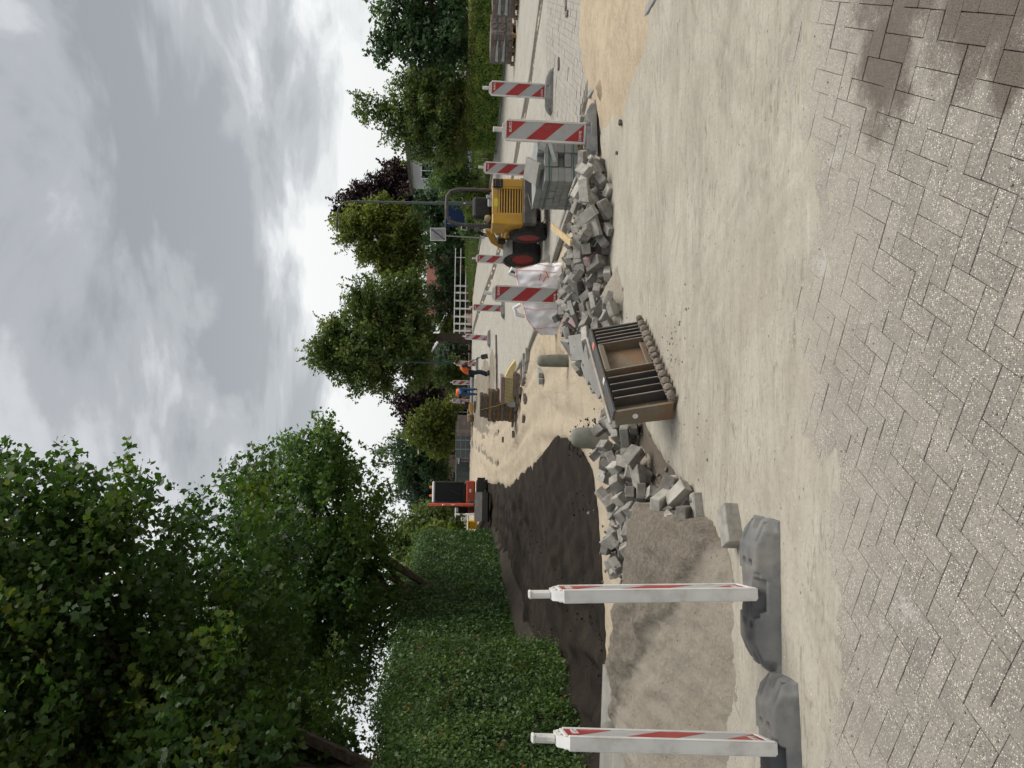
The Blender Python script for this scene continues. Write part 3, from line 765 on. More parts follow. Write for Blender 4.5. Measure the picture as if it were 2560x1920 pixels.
# grassy verge by the sign
ys = np.linspace(34, 50, 40); Y = np.repeat(ys[:, None], 14, 1)
X = np.interp(ys, [34, 42, 50], [10.3, 7.4, 4.8])[:, None] + np.linspace(0, 1, 14)[None, :] * 7
Z = rise(Y) + .02 + .28 * sstep(0, .4, np.linspace(0, 1, 14))[None, :] + .08 * (fbm(X, Y, 81) - .5) + .12 * sstep(44, 49, Y)
struct('verge', np_mesh('verge', np.stack([X, Y, Z], -1).reshape(-1, 3), grid_faces(*X.shape), smooth=True), MT['ground'])
def verge_z(x, y):
    f = (x - np.interp(y, [34, 42, 50], [10.3, 7.4, 4.8])) / 7
    return rise(y) + .02 + .28 * sstep(0, .4, f) + .12 * sstep(44, 49, y)
n = 16000
y = 34 + 16 * RNG.random(n); x = np.interp(y, [34, 42, 50], [10.3, 7.4, 4.8]) + 7 * RNG.random(n) ** 1.3
zz = verge_z(x, y); h = .07 + .14 * RNG.random(n); a = RNG.random(n) * 6.28
dx, dy = np.cos(a) * .02, np.sin(a) * .02
lean = (RNG.random((n, 2)) - .5) * .1
V = np.stack([np.stack([x - dx, y - dy, zz - .02], -1), np.stack([x + dx, y + dy, zz - .02], -1), np.stack([x + lean[:, 0], y + lean[:, 1], zz + h], -1)], 1).reshape(-1, 3)
tag(obj('grass', np_mesh('grass', V, np.arange(3 * n).reshape(-1, 3), np.repeat(RNG.random(n), 3)), L['grass']), 'bright green grass on the verge under the road sign', 'grass', kind='stuff')

# trampled earth between the new paving and the far packs, dirt dragged over the road by the bucket
X, Y = np.meshgrid(np.linspace(-4, 3.2, 120), np.geomspace(31.5, 49, 130))
d = -poly_sd(X, Y, [(-1.6, 32.7), (1.9, 32.4), (1.7, 36), (1.1, 40), (.6, 48), (-2.4, 48), (-2.6, 40), (-2.3, 36)]) + 1.3 * (fbm(X * 1.3, Y * .9, 201) - .5)
struct('earth_strip', np_mesh('earth_strip', np.stack([X, Y, rise(Y) - .05 + .10 * sstep(-.3, .9, d) + .09 * (fbm(X * 2.5, Y * 1.5, 203) - .5)], -1).reshape(-1, 3), grid_faces(*X.shape), smooth=True), MT['earth'])
def drag_pt():
    a = rnd.random()
    return -.55 + 1.0 * a + rnd.gauss(0, .16), 5.0 + 1.3 * rnd.random() + .5 * a
tag(obj('dirt_crumb', clods(380, drag_pt, lambda x, y: .006, .004, .018), MT['earth']), 'brown dirt crumbs dragged over the dusty road before the bucket', 'dirt', kind='stuff')
def rim_pt():
    a = rnd.random()
    return -3.0 + 1.9 * a + rnd.gauss(0, .12), 7.4 - 1.5 * a * a + rnd.gauss(0, .14)
# ------------------------------------------------------------------ heaps of sand
def mound(name, label, poly, H, mat, seed, soft=.8, lump=.06, res=.05, shape=None, z0=-.05, cat='sand heap', darker=None):
    xs = [p[0] for p in poly]; ysn = [p[1] for p in poly]
    nx, ny = int((max(xs) - min(xs) + .6) / res), int((max(ysn) - min(ysn) + .6) / res)
    X, Y = np.meshgrid(np.linspace(min(xs) - .3, max(xs) + .3, nx), np.linspace(min(ysn) - .3, max(ysn) + .3, ny))
    d = -(poly_sd(X, Y, poly) + .30 * (fbm(X * 2.2, Y * 2.2, seed) - .5))
    p = np.clip(d / soft, 0, 1)
    Z = H * p ** .85
    if shape is not None: Z = shape(X, Y, Z)
    k_ = 1.0
    if shape is not None: Z, k_ = Z
    Z = Z + k_ * lump * p * (fbm(X * 4, Y * 4, seed + 1, 5) - .45) + lump * .25 * sstep(0, .1, p) * (fbm(X * 14, Y * 14, seed + 3, 3) - .5)
    Z = np.where(d > 0, Z, -.3 * np.minimum(-d, .3)) + z0
    me = np_mesh(name, np.stack([X, Y, Z], -1).reshape(-1, 3), grid_faces(*X.shape), smooth=True)
    o = obj(name, me, mat)
    if darker is not None:      # the rough back is marked for the deeper sand tone
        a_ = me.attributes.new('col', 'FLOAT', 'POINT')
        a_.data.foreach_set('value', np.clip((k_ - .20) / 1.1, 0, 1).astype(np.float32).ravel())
    return tag(o, label, cat)
def cut(X, Y, Z):      # a ridge with a smooth shovelled face to the road and a rough back
    ax_, ay_, bx_, by_ = -2.65, 6.1, -1.35, 5.85
    t_ = np.clip(((X - ax_) * (bx_ - ax_) + (Y - ay_) * (by_ - ay_)) / ((bx_ - ax_) ** 2 + (by_ - ay_) ** 2), 0, 1)
    dx_, dy_ = X - ax_ - t_ * (bx_ - ax_), Y - ay_ - t_ * (by_ - ay_)
    ds = np.hypot(dx_, dy_) + .10 * (fbm(X * 1.6, Y * 1.6, 117) - .5)
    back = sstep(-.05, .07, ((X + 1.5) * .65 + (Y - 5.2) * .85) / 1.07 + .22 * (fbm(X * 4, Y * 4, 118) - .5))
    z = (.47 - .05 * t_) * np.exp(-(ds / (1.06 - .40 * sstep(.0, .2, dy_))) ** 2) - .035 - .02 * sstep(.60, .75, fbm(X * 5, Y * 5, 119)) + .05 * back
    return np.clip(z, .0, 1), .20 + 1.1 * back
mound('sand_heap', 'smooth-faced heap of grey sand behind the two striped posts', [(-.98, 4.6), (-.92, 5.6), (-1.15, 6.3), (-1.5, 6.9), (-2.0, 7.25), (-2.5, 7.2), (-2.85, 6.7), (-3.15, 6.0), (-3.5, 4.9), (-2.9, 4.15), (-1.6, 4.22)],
      .56, MT['sand_heap'], 101, .75, .17, .025, cut, darker=True)
mound('sand_clump', 'small rough brown sand clump at the near end of the yellow sand', [(3.2, 8.9), (3.35, 9.3), (3.75, 9.5), (3.95, 9.2), (3.7, 8.8)], .20, MT['sand_damp2'], 113, .3, .12, .025)
mound('sand_mound', 'low yellow sand heap flattened on the paving by the kerb', [(2.75, 8.2), (3.0, 9.2), (3.55, 9.9), (4.3, 10.9), (5.0, 11.5), (6.4, 11.0), (8, 9.5), (8, 6), (5, 5.9), (3.7, 6.4), (3.05, 7.2)],
      .13, MT['sand_yellow'], 131, .9, .05, .05, None, -.02)
mound('earth_mound', 'small brown earth mound between the loose pavers', [(.55, 8.1), (.9, 7.75), (1.4, 8.15), (1.35, 8.7), (.8, 8.9), (.4, 8.6)], .17, MT['sand_grey'], 151, .4, .06, .03)
mound('sand_ridge', 'rough brown sand ridge behind the white bag', [(.2, 13.2), (.45, 12.2), (1.0, 12.6), (1.5, 13.6), (1.25, 15.2), (.8, 16.5), (.5, 15)], .10, MT['sand_yellow'], 171, .3, .05, .05)

# ------------------------------------------------------------------ trees, hedges
def leaf_shape(kind):
    if kind == 'maple':
        p = []
        for i, (a, r) in enumerate(((-125, .36), (-55, .36), (12, .56), (52, .31), (90, .64), (128, .31), (168, .56))):
            p.append((r * math.cos(math.radians(a)), r * math.sin(math.radians(a)), -.25 * r * r))
        return np.array(p)
    if kind == 'lobe':
        return np.array([(0, -.5, 0), (.32, -.05, -.06), (.16, .05, 0), (0, .55, -.1), (-.16, .05, 0), (-.32, -.05, -.06)])
    return np.array([(0, -.5, 0), (.30, 0, .05), (0, .5, -.04), (-.30, 0, .05)])
def leaves(name, C, N, S, kind, col, rng):
    """one mesh of leaf polygons: centres C, facing N, size S"""
    T = leaf_shape(kind); n, k = len(C), len(T)
    N = N / (np.linalg.norm(N, axis=1, keepdims=True) + 1e-9)
    R = rng.normal(size=(n, 3))
    A = np.cross(N, R); A /= (np.linalg.norm(A, axis=1, keepdims=True) + 1e-9)
    B = np.cross(N, A)
    V = C[:, None, :] + S[:, None, None] * (T[None, :, 0:1] * A[:, None, :] + T[None, :, 1:2] * B[:, None, :] + T[None, :, 2:3] * N[:, None, :])
    return np_mesh(name, V.reshape(-1, 3), np.arange(n * k).reshape(n, k), np.repeat(np.clip(col, 0, 1), k))
def crown_points(lobes, nclump, per, sig, rng, inner=.45, flat=.6):
    w = np.array([l[6] if len(l) > 6 else l[3] * l[4] * l[5] for l in lobes]); w = w / w.sum()
    ci = rng.choice(len(lobes), nclump, p=w)
    Lb = np.array([l[:6] for l in lobes])[ci]
    d = rng.normal(size=(nclump, 3)); d /= np.linalg.norm(d, axis=1, keepdims=True)
    r = inner + (1 - inner) * rng.random(nclump) ** .6
    r *= 1 + .09 * rng.normal(size=nclump) * (r > .8)
    cc = Lb[:, :3] + Lb[:, 3:6] * d * r[:, None]
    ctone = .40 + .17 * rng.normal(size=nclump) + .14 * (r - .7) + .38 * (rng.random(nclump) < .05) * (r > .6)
    per_c = np.maximum(3, (per * (.4 + 1.2 * rng.random(nclump))).astype(int))
    idx = np.repeat(np.arange(nclump), per_c)
    n = len(idx)
    off = rng.normal(size=(n, 3)); off /= np.linalg.norm(off, axis=1, keepdims=True)
    off *= (rng.random(n) ** .45 * 1.75)[:, None] * sig; off[:, 2] *= flat
    C = cc[idx] + off
    N = .75 * rng.normal(size=(n, 3)) + np.array((0, 0, .75)) + .5 * d[idx]
    tone = ctone[idx] + .14 * rng.normal(size=n)
    # leafy shoots standing out of the outer clumps
    out = np.where(r > .72)[0]
    out = out[rng.random(len(out)) < .45]
    m_ = 13
    sd_ = d[out] * .7 + np.array((0, 0, .75)) + .35 * rng.normal(size=(len(out), 3)); sd_ /= np.linalg.norm(sd_, axis=1, keepdims=True)
    tt = np.linspace(.3, 1, m_)[None, :, None] * (sig * (1.6 + 1.5 * rng.random(len(out))))[:, None, None]
    C2 = (cc[out][:, None, :] + sd_[:, None, :] * tt + rng.normal(size=(len(out), m_, 3)) * sig * .13).reshape(-1, 3)
    C = np.concatenate([C, C2]); N = np.concatenate([N, rng.normal(size=C2.shape) + np.array((0, 0, .4))])
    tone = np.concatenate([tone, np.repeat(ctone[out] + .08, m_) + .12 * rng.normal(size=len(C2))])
    return C, N, tone, cc
def tree(name, label, base, lobes, mat, leaf=.1, kind='quad', nclump=300, per=40, sig=.35, trunk=(.2, .1), limbs=14, seed=1, inner=.45,
         group=None, tone=0.0, fork=.35, lean=(0, 0), accent=None, flat=.6):
    rng = np.random.default_rng(seed); rr = random.Random(seed)
    t = thing(name, label, 'tree', base, group=group)
    b = np.array(base)
    C, N, col, cc = crown_points(lobes, nclump, per, sig, rng, inner, flat)
    S = leaf * (.5 + .95 * rng.random(len(C)))
    if accent:
        hot = rng.random(nclump) < .05
        col = col + 0
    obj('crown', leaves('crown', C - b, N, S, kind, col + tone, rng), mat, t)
    ctr = np.average([l[:3] for l in lobes], axis=0, weights=[l[3] * l[4] * l[5] for l in lobes]) - b
    m = MB()
    top = Vector(ctr) + Vector((0, 0, .25 * max(l[5] for l in lobes)))
    f = Vector((lean[0], lean[1], ctr[2] * fork))
    pts = [Vector((0, 0, -.15)), Vector((lean[0] * .3, lean[1] * .3, ctr[2] * fork * .5)), f, f.lerp(top, .5) + Vector((.15, -.1, 0)), top]
    m.tube(pts, [trunk[0] * 1.25, trunk[0], trunk[0] * .82, trunk[0] * .5, trunk[1] * .4], 9)
    sel = rng.choice(len(cc), min(limbs, len(cc)), replace=False)
    for i in sel:
        e = Vector(cc[i] - b); a = rr.random()
        s0 = f.lerp(top, a * .7)
        mid = s0.lerp(e, .5) + Vector((rr.gauss(0, .2), rr.gauss(0, .2), .12 * (e - s0).length))
        m.tube([s0, mid, e], [trunk[1] * (.62 - .3 * a), trunk[1] * .34, .012], 5, cap=False)
    m.build('trunk', MT['bark'], t, smooth=True)
    return t
def loft_hedge(name, label, path, half, h, z0, mat, n, leaf, seed, bump=.12, topmat=None, topn=0, kind='quad', rows=26, round_=.25, berries=0, ends=True, tone=0.0, wild=0.0):
    """a hedge along a path: cross-section half-width x height, dark inside, leaves all over"""
    rng = np.random.default_rng(seed)
    t = thing(name, label, 'hedge', (path[0][0], path[0][1], z0 if not callable(z0) else z0(path[0][1])))
    b = np.array(t.location)
    P = np.array(path, float); seg = np.hypot(*np.diff(P, axis=0).T); cum = np.r_[0, np.cumsum(seg)]
    hh = h if callable(h) else (lambda s: h + 0 * s)
    zz = z0 if callable(z0) else (lambda y: z0 + 0 * y)
    def at(s):
        x = np.interp(s, cum, P[:, 0]); y = np.interp(s, cum, P[:, 1])
        e = .05
        tx = np.interp(s + e, cum, P[:, 0]) - np.interp(s - e, cum, P[:, 0]); ty = np.interp(s + e, cum, P[:, 1]) - np.interp(s - e, cum, P[:, 1])
        l = np.hypot(tx, ty) + 1e-9
        return x, y, ty / l, -tx / l
    Ltot = cum[-1]
    def prof(q, H):     # q 0..1 round the section: right foot, right side, top, left side
        per = np.array([0, H - round_, H + round_ * .57, H + round_ * .57 + 2 * (half - round_), H + 2 * round_ * .57 * 1.0 + 2 * (half - round_) + round_ * .57, 2 * H + 2 * (half - round_) + round_ * 1.14])
        xs = np.array([half, half, half - round_, -(half - round_), -half, -half]); zs = np.array([0, 1, 1, 1, 1, 0])
        d = q * per[-1]
        zz_ = np.array([0, H - round_, H, H, H - round_, 0])
        return np.interp(d, per, xs), np.interp(d, per, zz_), np.interp(d, per, [1, 1, .6, -.6, -1, -1]), np.interp(d, per, [.05, .15, .8, .8, .15, .05])
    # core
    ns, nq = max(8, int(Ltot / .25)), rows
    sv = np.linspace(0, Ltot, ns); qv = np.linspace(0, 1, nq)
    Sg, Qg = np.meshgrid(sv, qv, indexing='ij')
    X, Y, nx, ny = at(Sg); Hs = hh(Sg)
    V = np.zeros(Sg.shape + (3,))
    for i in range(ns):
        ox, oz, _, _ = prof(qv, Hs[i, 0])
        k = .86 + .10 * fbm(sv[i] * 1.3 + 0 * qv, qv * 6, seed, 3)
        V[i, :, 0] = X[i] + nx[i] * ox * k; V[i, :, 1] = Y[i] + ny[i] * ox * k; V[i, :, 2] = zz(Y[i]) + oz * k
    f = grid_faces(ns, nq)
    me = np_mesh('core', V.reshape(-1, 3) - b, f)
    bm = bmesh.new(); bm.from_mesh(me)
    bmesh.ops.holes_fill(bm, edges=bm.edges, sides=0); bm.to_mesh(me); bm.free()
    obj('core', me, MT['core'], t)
    def scatter(n, q0, q1):
        s = rng.random(n) * (Ltot + .5) - .25; q = q0 + (q1 - q0) * rng.random(n)
        sc = np.clip(s, 0, Ltot)
        x, y, nx, ny = at(sc); H = hh(sc)
        ox = np.zeros(n); oz = np.zeros(n); ax = np.zeros(n); az = np.zeros(n)
        for lo in range(0, n, 20000):
            sl = slice(lo, lo + 20000)
            Hm = H[sl]
            o1, o2, a1, a2 = prof(q[sl], float(np.mean(Hm)))
            ox[sl], oz[sl], ax[sl], az[sl] = o1, o2 * Hm / np.mean(Hm), a1, a2
        tn = fbm(s * 2.2, q * 14, seed + 9, 4)
        k = .90 + .16 * rng.random(n) + bump * (tn - .5) * 2
        if wild: k = k + wild * (rng.random(n) ** 5)
        end = np.where(s < 0, -1.0, np.where(s > Ltot, 1.0, 0)) if ends else 0 * s
        ex = s - sc
        inn = np.where(end != 0, rng.random(n) ** .5, 1)
        tx, ty = -ny, nx
        C = np.stack([x + nx * ox * k * inn + tx * ex * .6 * 1.0, y + ny * ox * k * inn + ty * ex * .6, zz(y) + oz * k * np.where(end != 0, .1 + .9 * rng.random(n), 1)], -1)
        Nn = np.stack([nx * ax, ny * ax, az], -1) + .6 * rng.normal(size=(n, 3))
        return C, Nn, .36 + .55 * (tn - .5) * 1.5 + .16 * rng.normal(size=n), q
    C, Nn, col, q = scatter(n, 0, 1)
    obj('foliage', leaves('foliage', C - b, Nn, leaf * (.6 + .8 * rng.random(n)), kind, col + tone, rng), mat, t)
    if topmat is not None:
        C, Nn, col, q = scatter(topn, .295, .70)
        C[:, 2] += .03
        obj('trimmed_top', leaves('trimmed_top', C - b, Nn, leaf * (.6 + .8 * rng.random(topn)), kind, col + .1, rng), topmat, t)
    if berries:
        C, Nn, col, q = scatter(berries, 0, .45)
        cl = rng.random((len(C) // 7 + 1, 1)); C = C[np.repeat(np.arange(len(C) // 7 + 1), 7)[:len(C)] % len(C)] + rng.normal(size=C.shape) * .05
        o = obj('berries', leaves('berries', C - b, Nn, .035 + .02 * rng.random(len(C)), 'quad', col, rng), L['berry'], t); o['kind'] = 'stuff'
    return t

# left: big trees over the hedges
tree('maple_tree', 'big dark maple overhanging the left hedge, nearest the camera', (-7.1, 13.2, 0),
     [(-6.9, 12.6, 8.0, 5.2, 4.2, 3.6), (-4.5, 12.0, 8.3, 3.2, 3.3, 2.8), (-6.7, 10.6, 5.0, 2.7, 2.0, 1.5, 26), (-8.6, 14.0, 6.4, 3.8, 4.0, 3.6), (-3.9, 14.6, 5.9, 2.3, 2.6, 1.8), (-3.0, 12.2, 8.6, 1.9, 2.0, 1.7, 12), (-7.4, 8.9, 7.2, 2.4, 1.8, 1.9, 20)],
     L['maple'], .112, 'maple', 2150, 76, .30, (.42, .24), 60, 5, .25, tone=-.12, fork=.32, lean=(.35, -.1))
tree('maple_tree', 'tall maple with ragged crown standing behind the nearest one', (-7.4, 25.5, 0),
     [(-5.6, 24.6, 6.1, 3.9, 3.6, 2.5), (-3.6, 24.2, 6.4, 2.2, 2.4, 1.9), (-6.5, 23.0, 4.9, 2.8, 2.6, 1.8), (-2.3, 24.6, 5.9, 1.05, 1.4, 1.1, 4), (-4.0, 24.0, 8.0, 1.1, 1.2, .9, 4), (-8.5, 25, 7, 4, 4, 3)],
     L['maple2'], .17, 'lobe', 950, 58, .31, (.30, .18), 40, 9, .30, fork=.3, lean=(.5, 0))
tree('roadside_tree', 'dense green tree filling the gap between the two maples', (-9.8, 19.0, 0),
     [(-9.2, 18.6, 7.0, 3.0, 3.0, 2.4), (-7.0, 18.5, 7.4, 1.9, 2.4, 1.9)],
     L['hedge'], .16, 'lobe', 560, 50, .42, (.25, .14), 24, 13, .3)
loft_hedge('tall_hedge', 'tall clipped green hedge along the dug-out roadbed', [(-7.55, 15.2), (-7.55, 20), (-7.6, 26), (-7.35, 33.6)], .95,
           lambda s: np.interp(s, [0, 6, 12, 18.5], [3.15, 3.2, 3.15, 3.1]) + .05 * np.sin(s * 1.1), lambda y: rise(y) - .05, L['hedge'], 105000, .085, 21, .08, tone=.04, round_=.15, wild=.10)
loft_hedge('berry_hedge', 'rounded shrub hedge with orange berries, nearest on the left', [(-5.95, 6.8), (-5.95, 9.5), (-5.8, 12), (-5.9, 13.8)], 1.25,
           lambda s: np.interp(s, [0, 3, 5, 7], [2.0, 2.45, 2.65, 2.4]) + .12 * np.sin(s * 2.3), -.1, L['shrub'], 95000, .062, 23, .11, tone=-.02, kind='lobe', round_=.5, berries=420, wild=.15)
# right: the low clipped hedge and the garden trees behind it
loft_hedge('clipped_hedge', 'low clipped hedge with dry trimmed top along the right footpath', [(19.5, 17.5), (17.2, 22.6), (13.95, 29.7), (10.75, 34.2)], .6, 1.42, lambda y: rise(y) + 0.0, L['hedge_r'],
           85000, .085, 25, .05, tone=.40, topmat=L['hedge_top'], topn=26000, round_=.12)
tree('garden_tree', 'pointed loose-leaved garden tree behind the clipped hedge', (11.9, 33.5, .1),
     [(11.7, 33.5, 5.6, .62, .7, 1.15), (11.4, 33.5, 4.2, 1.25, 1.2, 1.1), (11.1, 33.2, 2.9, 1.8, 1.5, 1.05), (12.9, 33.6, 3.2, 1.1, 1.2, 1.4), (10.2, 33.4, 3.3, .7, .8, .8), (10.0, 33.3, 2.3, .8, .8, .7), (12.8, 33.3, 2.1, 1.2, .9, .7)],
     L['garden'], .13, 'quad', 620, 48, .22, (.11, .07), 26, 31, .2, fork=.4)
tree('garden_tree', 'dark broad-leaved garden tree at the right end of the hedge', (14.2, 31.6, .1),
     [(14.0, 31.6, 3.6, 1.3, 1.3, 1.6), (13.6, 31.4, 4.9, .7, .7, .9), (15.4, 31.6, 3.8, 1.3, 1.2, 1.6), (14.4, 31, 2.3, 1.9, 1.2, .9), (16.8, 31.4, 3.4, 1.2, 1.2, 1.6)],
     L['dark'], .17, 'quad', 460, 40, .24, (.10, .07), 22, 33, .2, fork=.35, tone=.18)
def bush(name, label, c, r, mat, n=60, leaf=.09, seed=1, per=40, sig=.2):
    return tree(name, label, (c[0], c[1], c[2] - r[2]), [(c[0], c[1], c[2], *r)], mat, leaf * 1.3, 'quad', n * 2, per, sig, (.05, .03), 6, seed, .1)
bush('round_bush', 'round bright green bush behind the clipped hedge', (10.0, 37.5, 2.1), (1.0, .8, 1.05), L['shrub'], 70, .09, 41)
bush('conifer_bush', 'bluish conifer beside the round green bush', (10.6, 40.0, 2.4), (1.2, .9, 1.35), L['bluegreen'], 80, .09, 42)
bush('russet_bush', 'low russet shrub showing over the hedge top', (11.4, 36.2, 1.85), (1.1, .6, .6), L['russet'], 40, .08, 43)
bush('olive_bush', 'olive green shrub under the pointed garden tree', (12.3, 34.6, 1.55), (1.4, .6, .55), L['olive'], 60, .08, 44)
bush('shaded_bush', 'grey green bush at the far right of the hedge', (15.9, 30.9, 1.8), (.9, .8, .75), L['bluegreen'], 60, .09, 45)
bush('yellow_bush', 'yellow green bush behind the loader roll bar', (8.7, 37.0, .95), (.8, .6, .75), L['lime'], 70, .08, 46)
bush('verge_bush', 'small soft green plant on the grass verge', (8.6, 42.5, 1.35), (.55, .5, .5), L['shrub'], 30, .08, 47)
# across the bridge
tree('street_tree', 'large green tree with bare trunk beyond the white rails', (3.05, 52, .8),
     [(2.6, 52, 7.4, 2.6, 2.4, 2.6), (1.7, 52, 10.2, 1.5, 1.5, 1.5), (5.2, 52, 7.2, 1.9, 2.0, 2.3), (.7, 52, 8.1, 1.5, 1.6, 1.6), (5.9, 52, 5.1, 1.5, 1.6, 1.2), (3.0, 51.6, 4.6, 2.4, 1.8, 1.3), (3.2, 52, 10.0, 1.2, 1.2, 1.2), (-.2, 52, 6.6, .8, 1, .8), (.6, 52, 4.6, 1.2, 1.2, .9)],
     L['garden'], .21, 'quad', 1150, 50, .36, (.33, .2), 44, 51, .2, fork=.36, tone=-.05)
tree('olive_tree', 'yellowish olive tree left of the tall lamp post', (10.8, 58, .8),
     [(11.4, 58, 9.4, 1.5, 1.6, 2.0), (9.9, 58, 8.3, 1.3, 1.4, 1.6), (8.7, 58, 6.9, 1.4, 1.5, 1.3), (12.6, 58, 7.4, 1.2, 1.4, 1.7), (10.6, 58, 6.3, 1.7, 1.7, 1.3), (8.2, 58, 5.2, 1.1, 1.2, .9), (11.8, 58, 5.2, 1.3, 1.3, .9), (9.6, 58, 4.8, 1.0, 1.1, .8)],
     L['olive'], .22, 'quad', 640, 46, .36, (.25, .15), 36, 53, .2)
tree('copper_tree', 'dark purple copper beech behind the tall lamp post', (14.6, 63, .8),
     [(15.0, 63, 8.4, 1.6, 1.8, 2.3), (14.2, 63, 10.6, 1.2, 1.2, 1.3), (16.6, 63, 6.9, 1.5, 1.5, 1.8), (13.4, 63, 11.0, .8, .8, .7), (14.4, 62, 5.4, 2.4, 1.8, 1.6)],
     L['purple'], .26, 'quad', 520, 44, .34, (.26, .16), 30, 55, .2)
tree('dark_tree', 'dark evergreen mass behind the grass verge', (11.6, 55, .8),
     [(11.6, 55, 2.9, 2.6, 1.6, 1.9), (9.2, 55, 2.6, 2.2, 1.5, 1.6), (13.6, 55, 3.2, 2.2, 1.6, 2.0), (15.8, 55, 2.8, 2.2, 1.6, 1.9)],
     L['dark'], .22, 'quad', 420, 44, .36, (.2, .12), 16, 57, .2, tone=-.05)
tree('garden_bush', 'pale green garden bush under the street tree', (2.4, 58, .5), [(2.0, 58, 2.3, 1.6, 1.2, 1.4), (.6, 58, 1.9, 1.0, 1, .9)], L['bluegreen'], .2, 'quad', 150, 40, .3, (.1, .06), 8, 58, .2)
tree('lime_bush', 'bright lime green conifer behind the end of the rails', (4.1, 56, .6), [(4.1, 56, 2.3, .75, .7, 1.0), (4.6, 56, 1.8, .6, .6, .7)], L['lime'], .16, 'quad', 90, 40, .2, (.08, .05), 5, 59, .2)
tree('round_bush', 'round clipped green bush beyond the shovelling worker', (.75, 54, .7), [(.5, 54, 2.3, 1.0, .9, 1.25), (1.1, 54, 1.8, .8, .8, .8)], L['garden'], .16, 'quad', 130, 44, .22, (.1, .06), 5, 60, .2)
tree('dark_bush', 'dark green bush right of the street tree trunk', (5.8, 56, .6), [(6.0, 56, 3.0, 1.5, 1.2, 1.8), (7.6, 57, 2.4, 1.4, 1.2, 1.3)], L['dark'], .2, 'quad', 160, 44, .3, (.1, .06), 6, 61, .2, tone=.1)
tree('copper_tree', 'purple leaved tree beside the pale roofed house', (-1.9, 62, .4), [(-1.7, 62, 5.0, 1.5, 1.4, 1.9), (-.9, 62, 3.7, 1.1, 1.1, 1.2), (-2.8, 62, 4.9, 1.2, 1.2, 1.6)], L['purple'], .24, 'quad', 300, 42, .32, (.18, .1), 16, 63, .2)
tree('olive_tree', 'olive green tree above the far paver packs', (-3.1, 56, .6), [(-3.4, 56, 4.2, 1.0, 1.1, 1.3), (-2.5, 56, 3.4, 1.0, 1.1, 1.1), (-4.3, 56, 3.1, 1.1, 1.2, 1.2), (-3.2, 56, 2.3, 1.4, 1.2, .8), (-1.9, 56, 2.3, .8, .9, .8)], L['olive'], .2, 'quad', 320, 42, .32, (.16, .1), 16, 65, .2, tone=-.14)
for i, (nm, lb, b, lo, mt_, tn) in enumerate((
    ('broad_tree', 'tall dark green tree at the end of the street', (-6.2, 68, .2), [(-6.3, 68, 5.2, 2.2, 2.2, 3.3), (-5.2, 68, 4.2, 1.8, 1.8, 2.6), (-7.6, 68, 4.4, 1.9, 1.9, 2.8)], 'dark', .16),
    ('broad_tree', 'blue green rounded tree above the red excavator', (-9.4, 70, .2), [(-9.4, 70, 4.6, 2.0, 2.0, 2.9), (-10.6, 70, 3.9, 1.7, 1.8, 2.4), (-8.3, 70, 5.0, 1.6, 1.7, 2.5)], 'bluegreen', -.1),
    ('broad_tree', 'olive tree behind the excavator boom', (-10.2, 52, .5), [(-10.2, 52, 4.0, 1.9, 1.6, 1.9), (-9.2, 52, 3.0, 1.4, 1.4, 1.4), (-11.8, 52, 4.8, 1.8, 1.6, 1.8)], 'garden', -.05),
    ('broad_tree', 'pale green bush at the far end of the tall hedge', (-7.7, 36.0, .3), [(-7.9, 36.0, 2.6, .95, 1.2, 1.0), (-7.3, 35.6, 2.0, .6, 1.0, .9)], 'lime', -.12),
    ('broad_tree', 'dark hedge-like tree closing the street end', (-13.5, 66, .2), [(-13.5, 66, 4.2, 3.2, 2.2, 3.6), (-17, 64, 5.5, 3.5, 2.4, 4.4)], 'dark', .05),
    ('broad_tree', 'far green tree showing beside the big street tree', (-.6, 74, 0), [(-.8, 74, 3.6, 2.6, 2, 2.6)], 'dark', .2))):
    tree(nm, lb, b, lo, L[mt_], .24, 'quad', 360 if i < 3 else 170, 44, .38, (.2, .12), 18, 70 + i, .25, tone=tn)
# a distant belt of trees so that no bare horizon shows between the gardens
for i in range(16):
    x = -75 + i * 10 + rnd.uniform(-2, 2); yy = 105 + rnd.uniform(-6, 10)
    h = rnd.uniform(5, 7.5)
    tree('distant_tree', 'distant grey green tree in the belt beyond the houses', (x, yy, -.6), [(x, yy, h * .55, 5.2, 3, h * .5), (x + 3, yy, h * .45, 4, 3, h * .42)], L['bluegreen'], .55, 'quad', 120, 30, .9, (.3, .2), 4, 90 + i, .25, group='belt of trees beyond the houses')

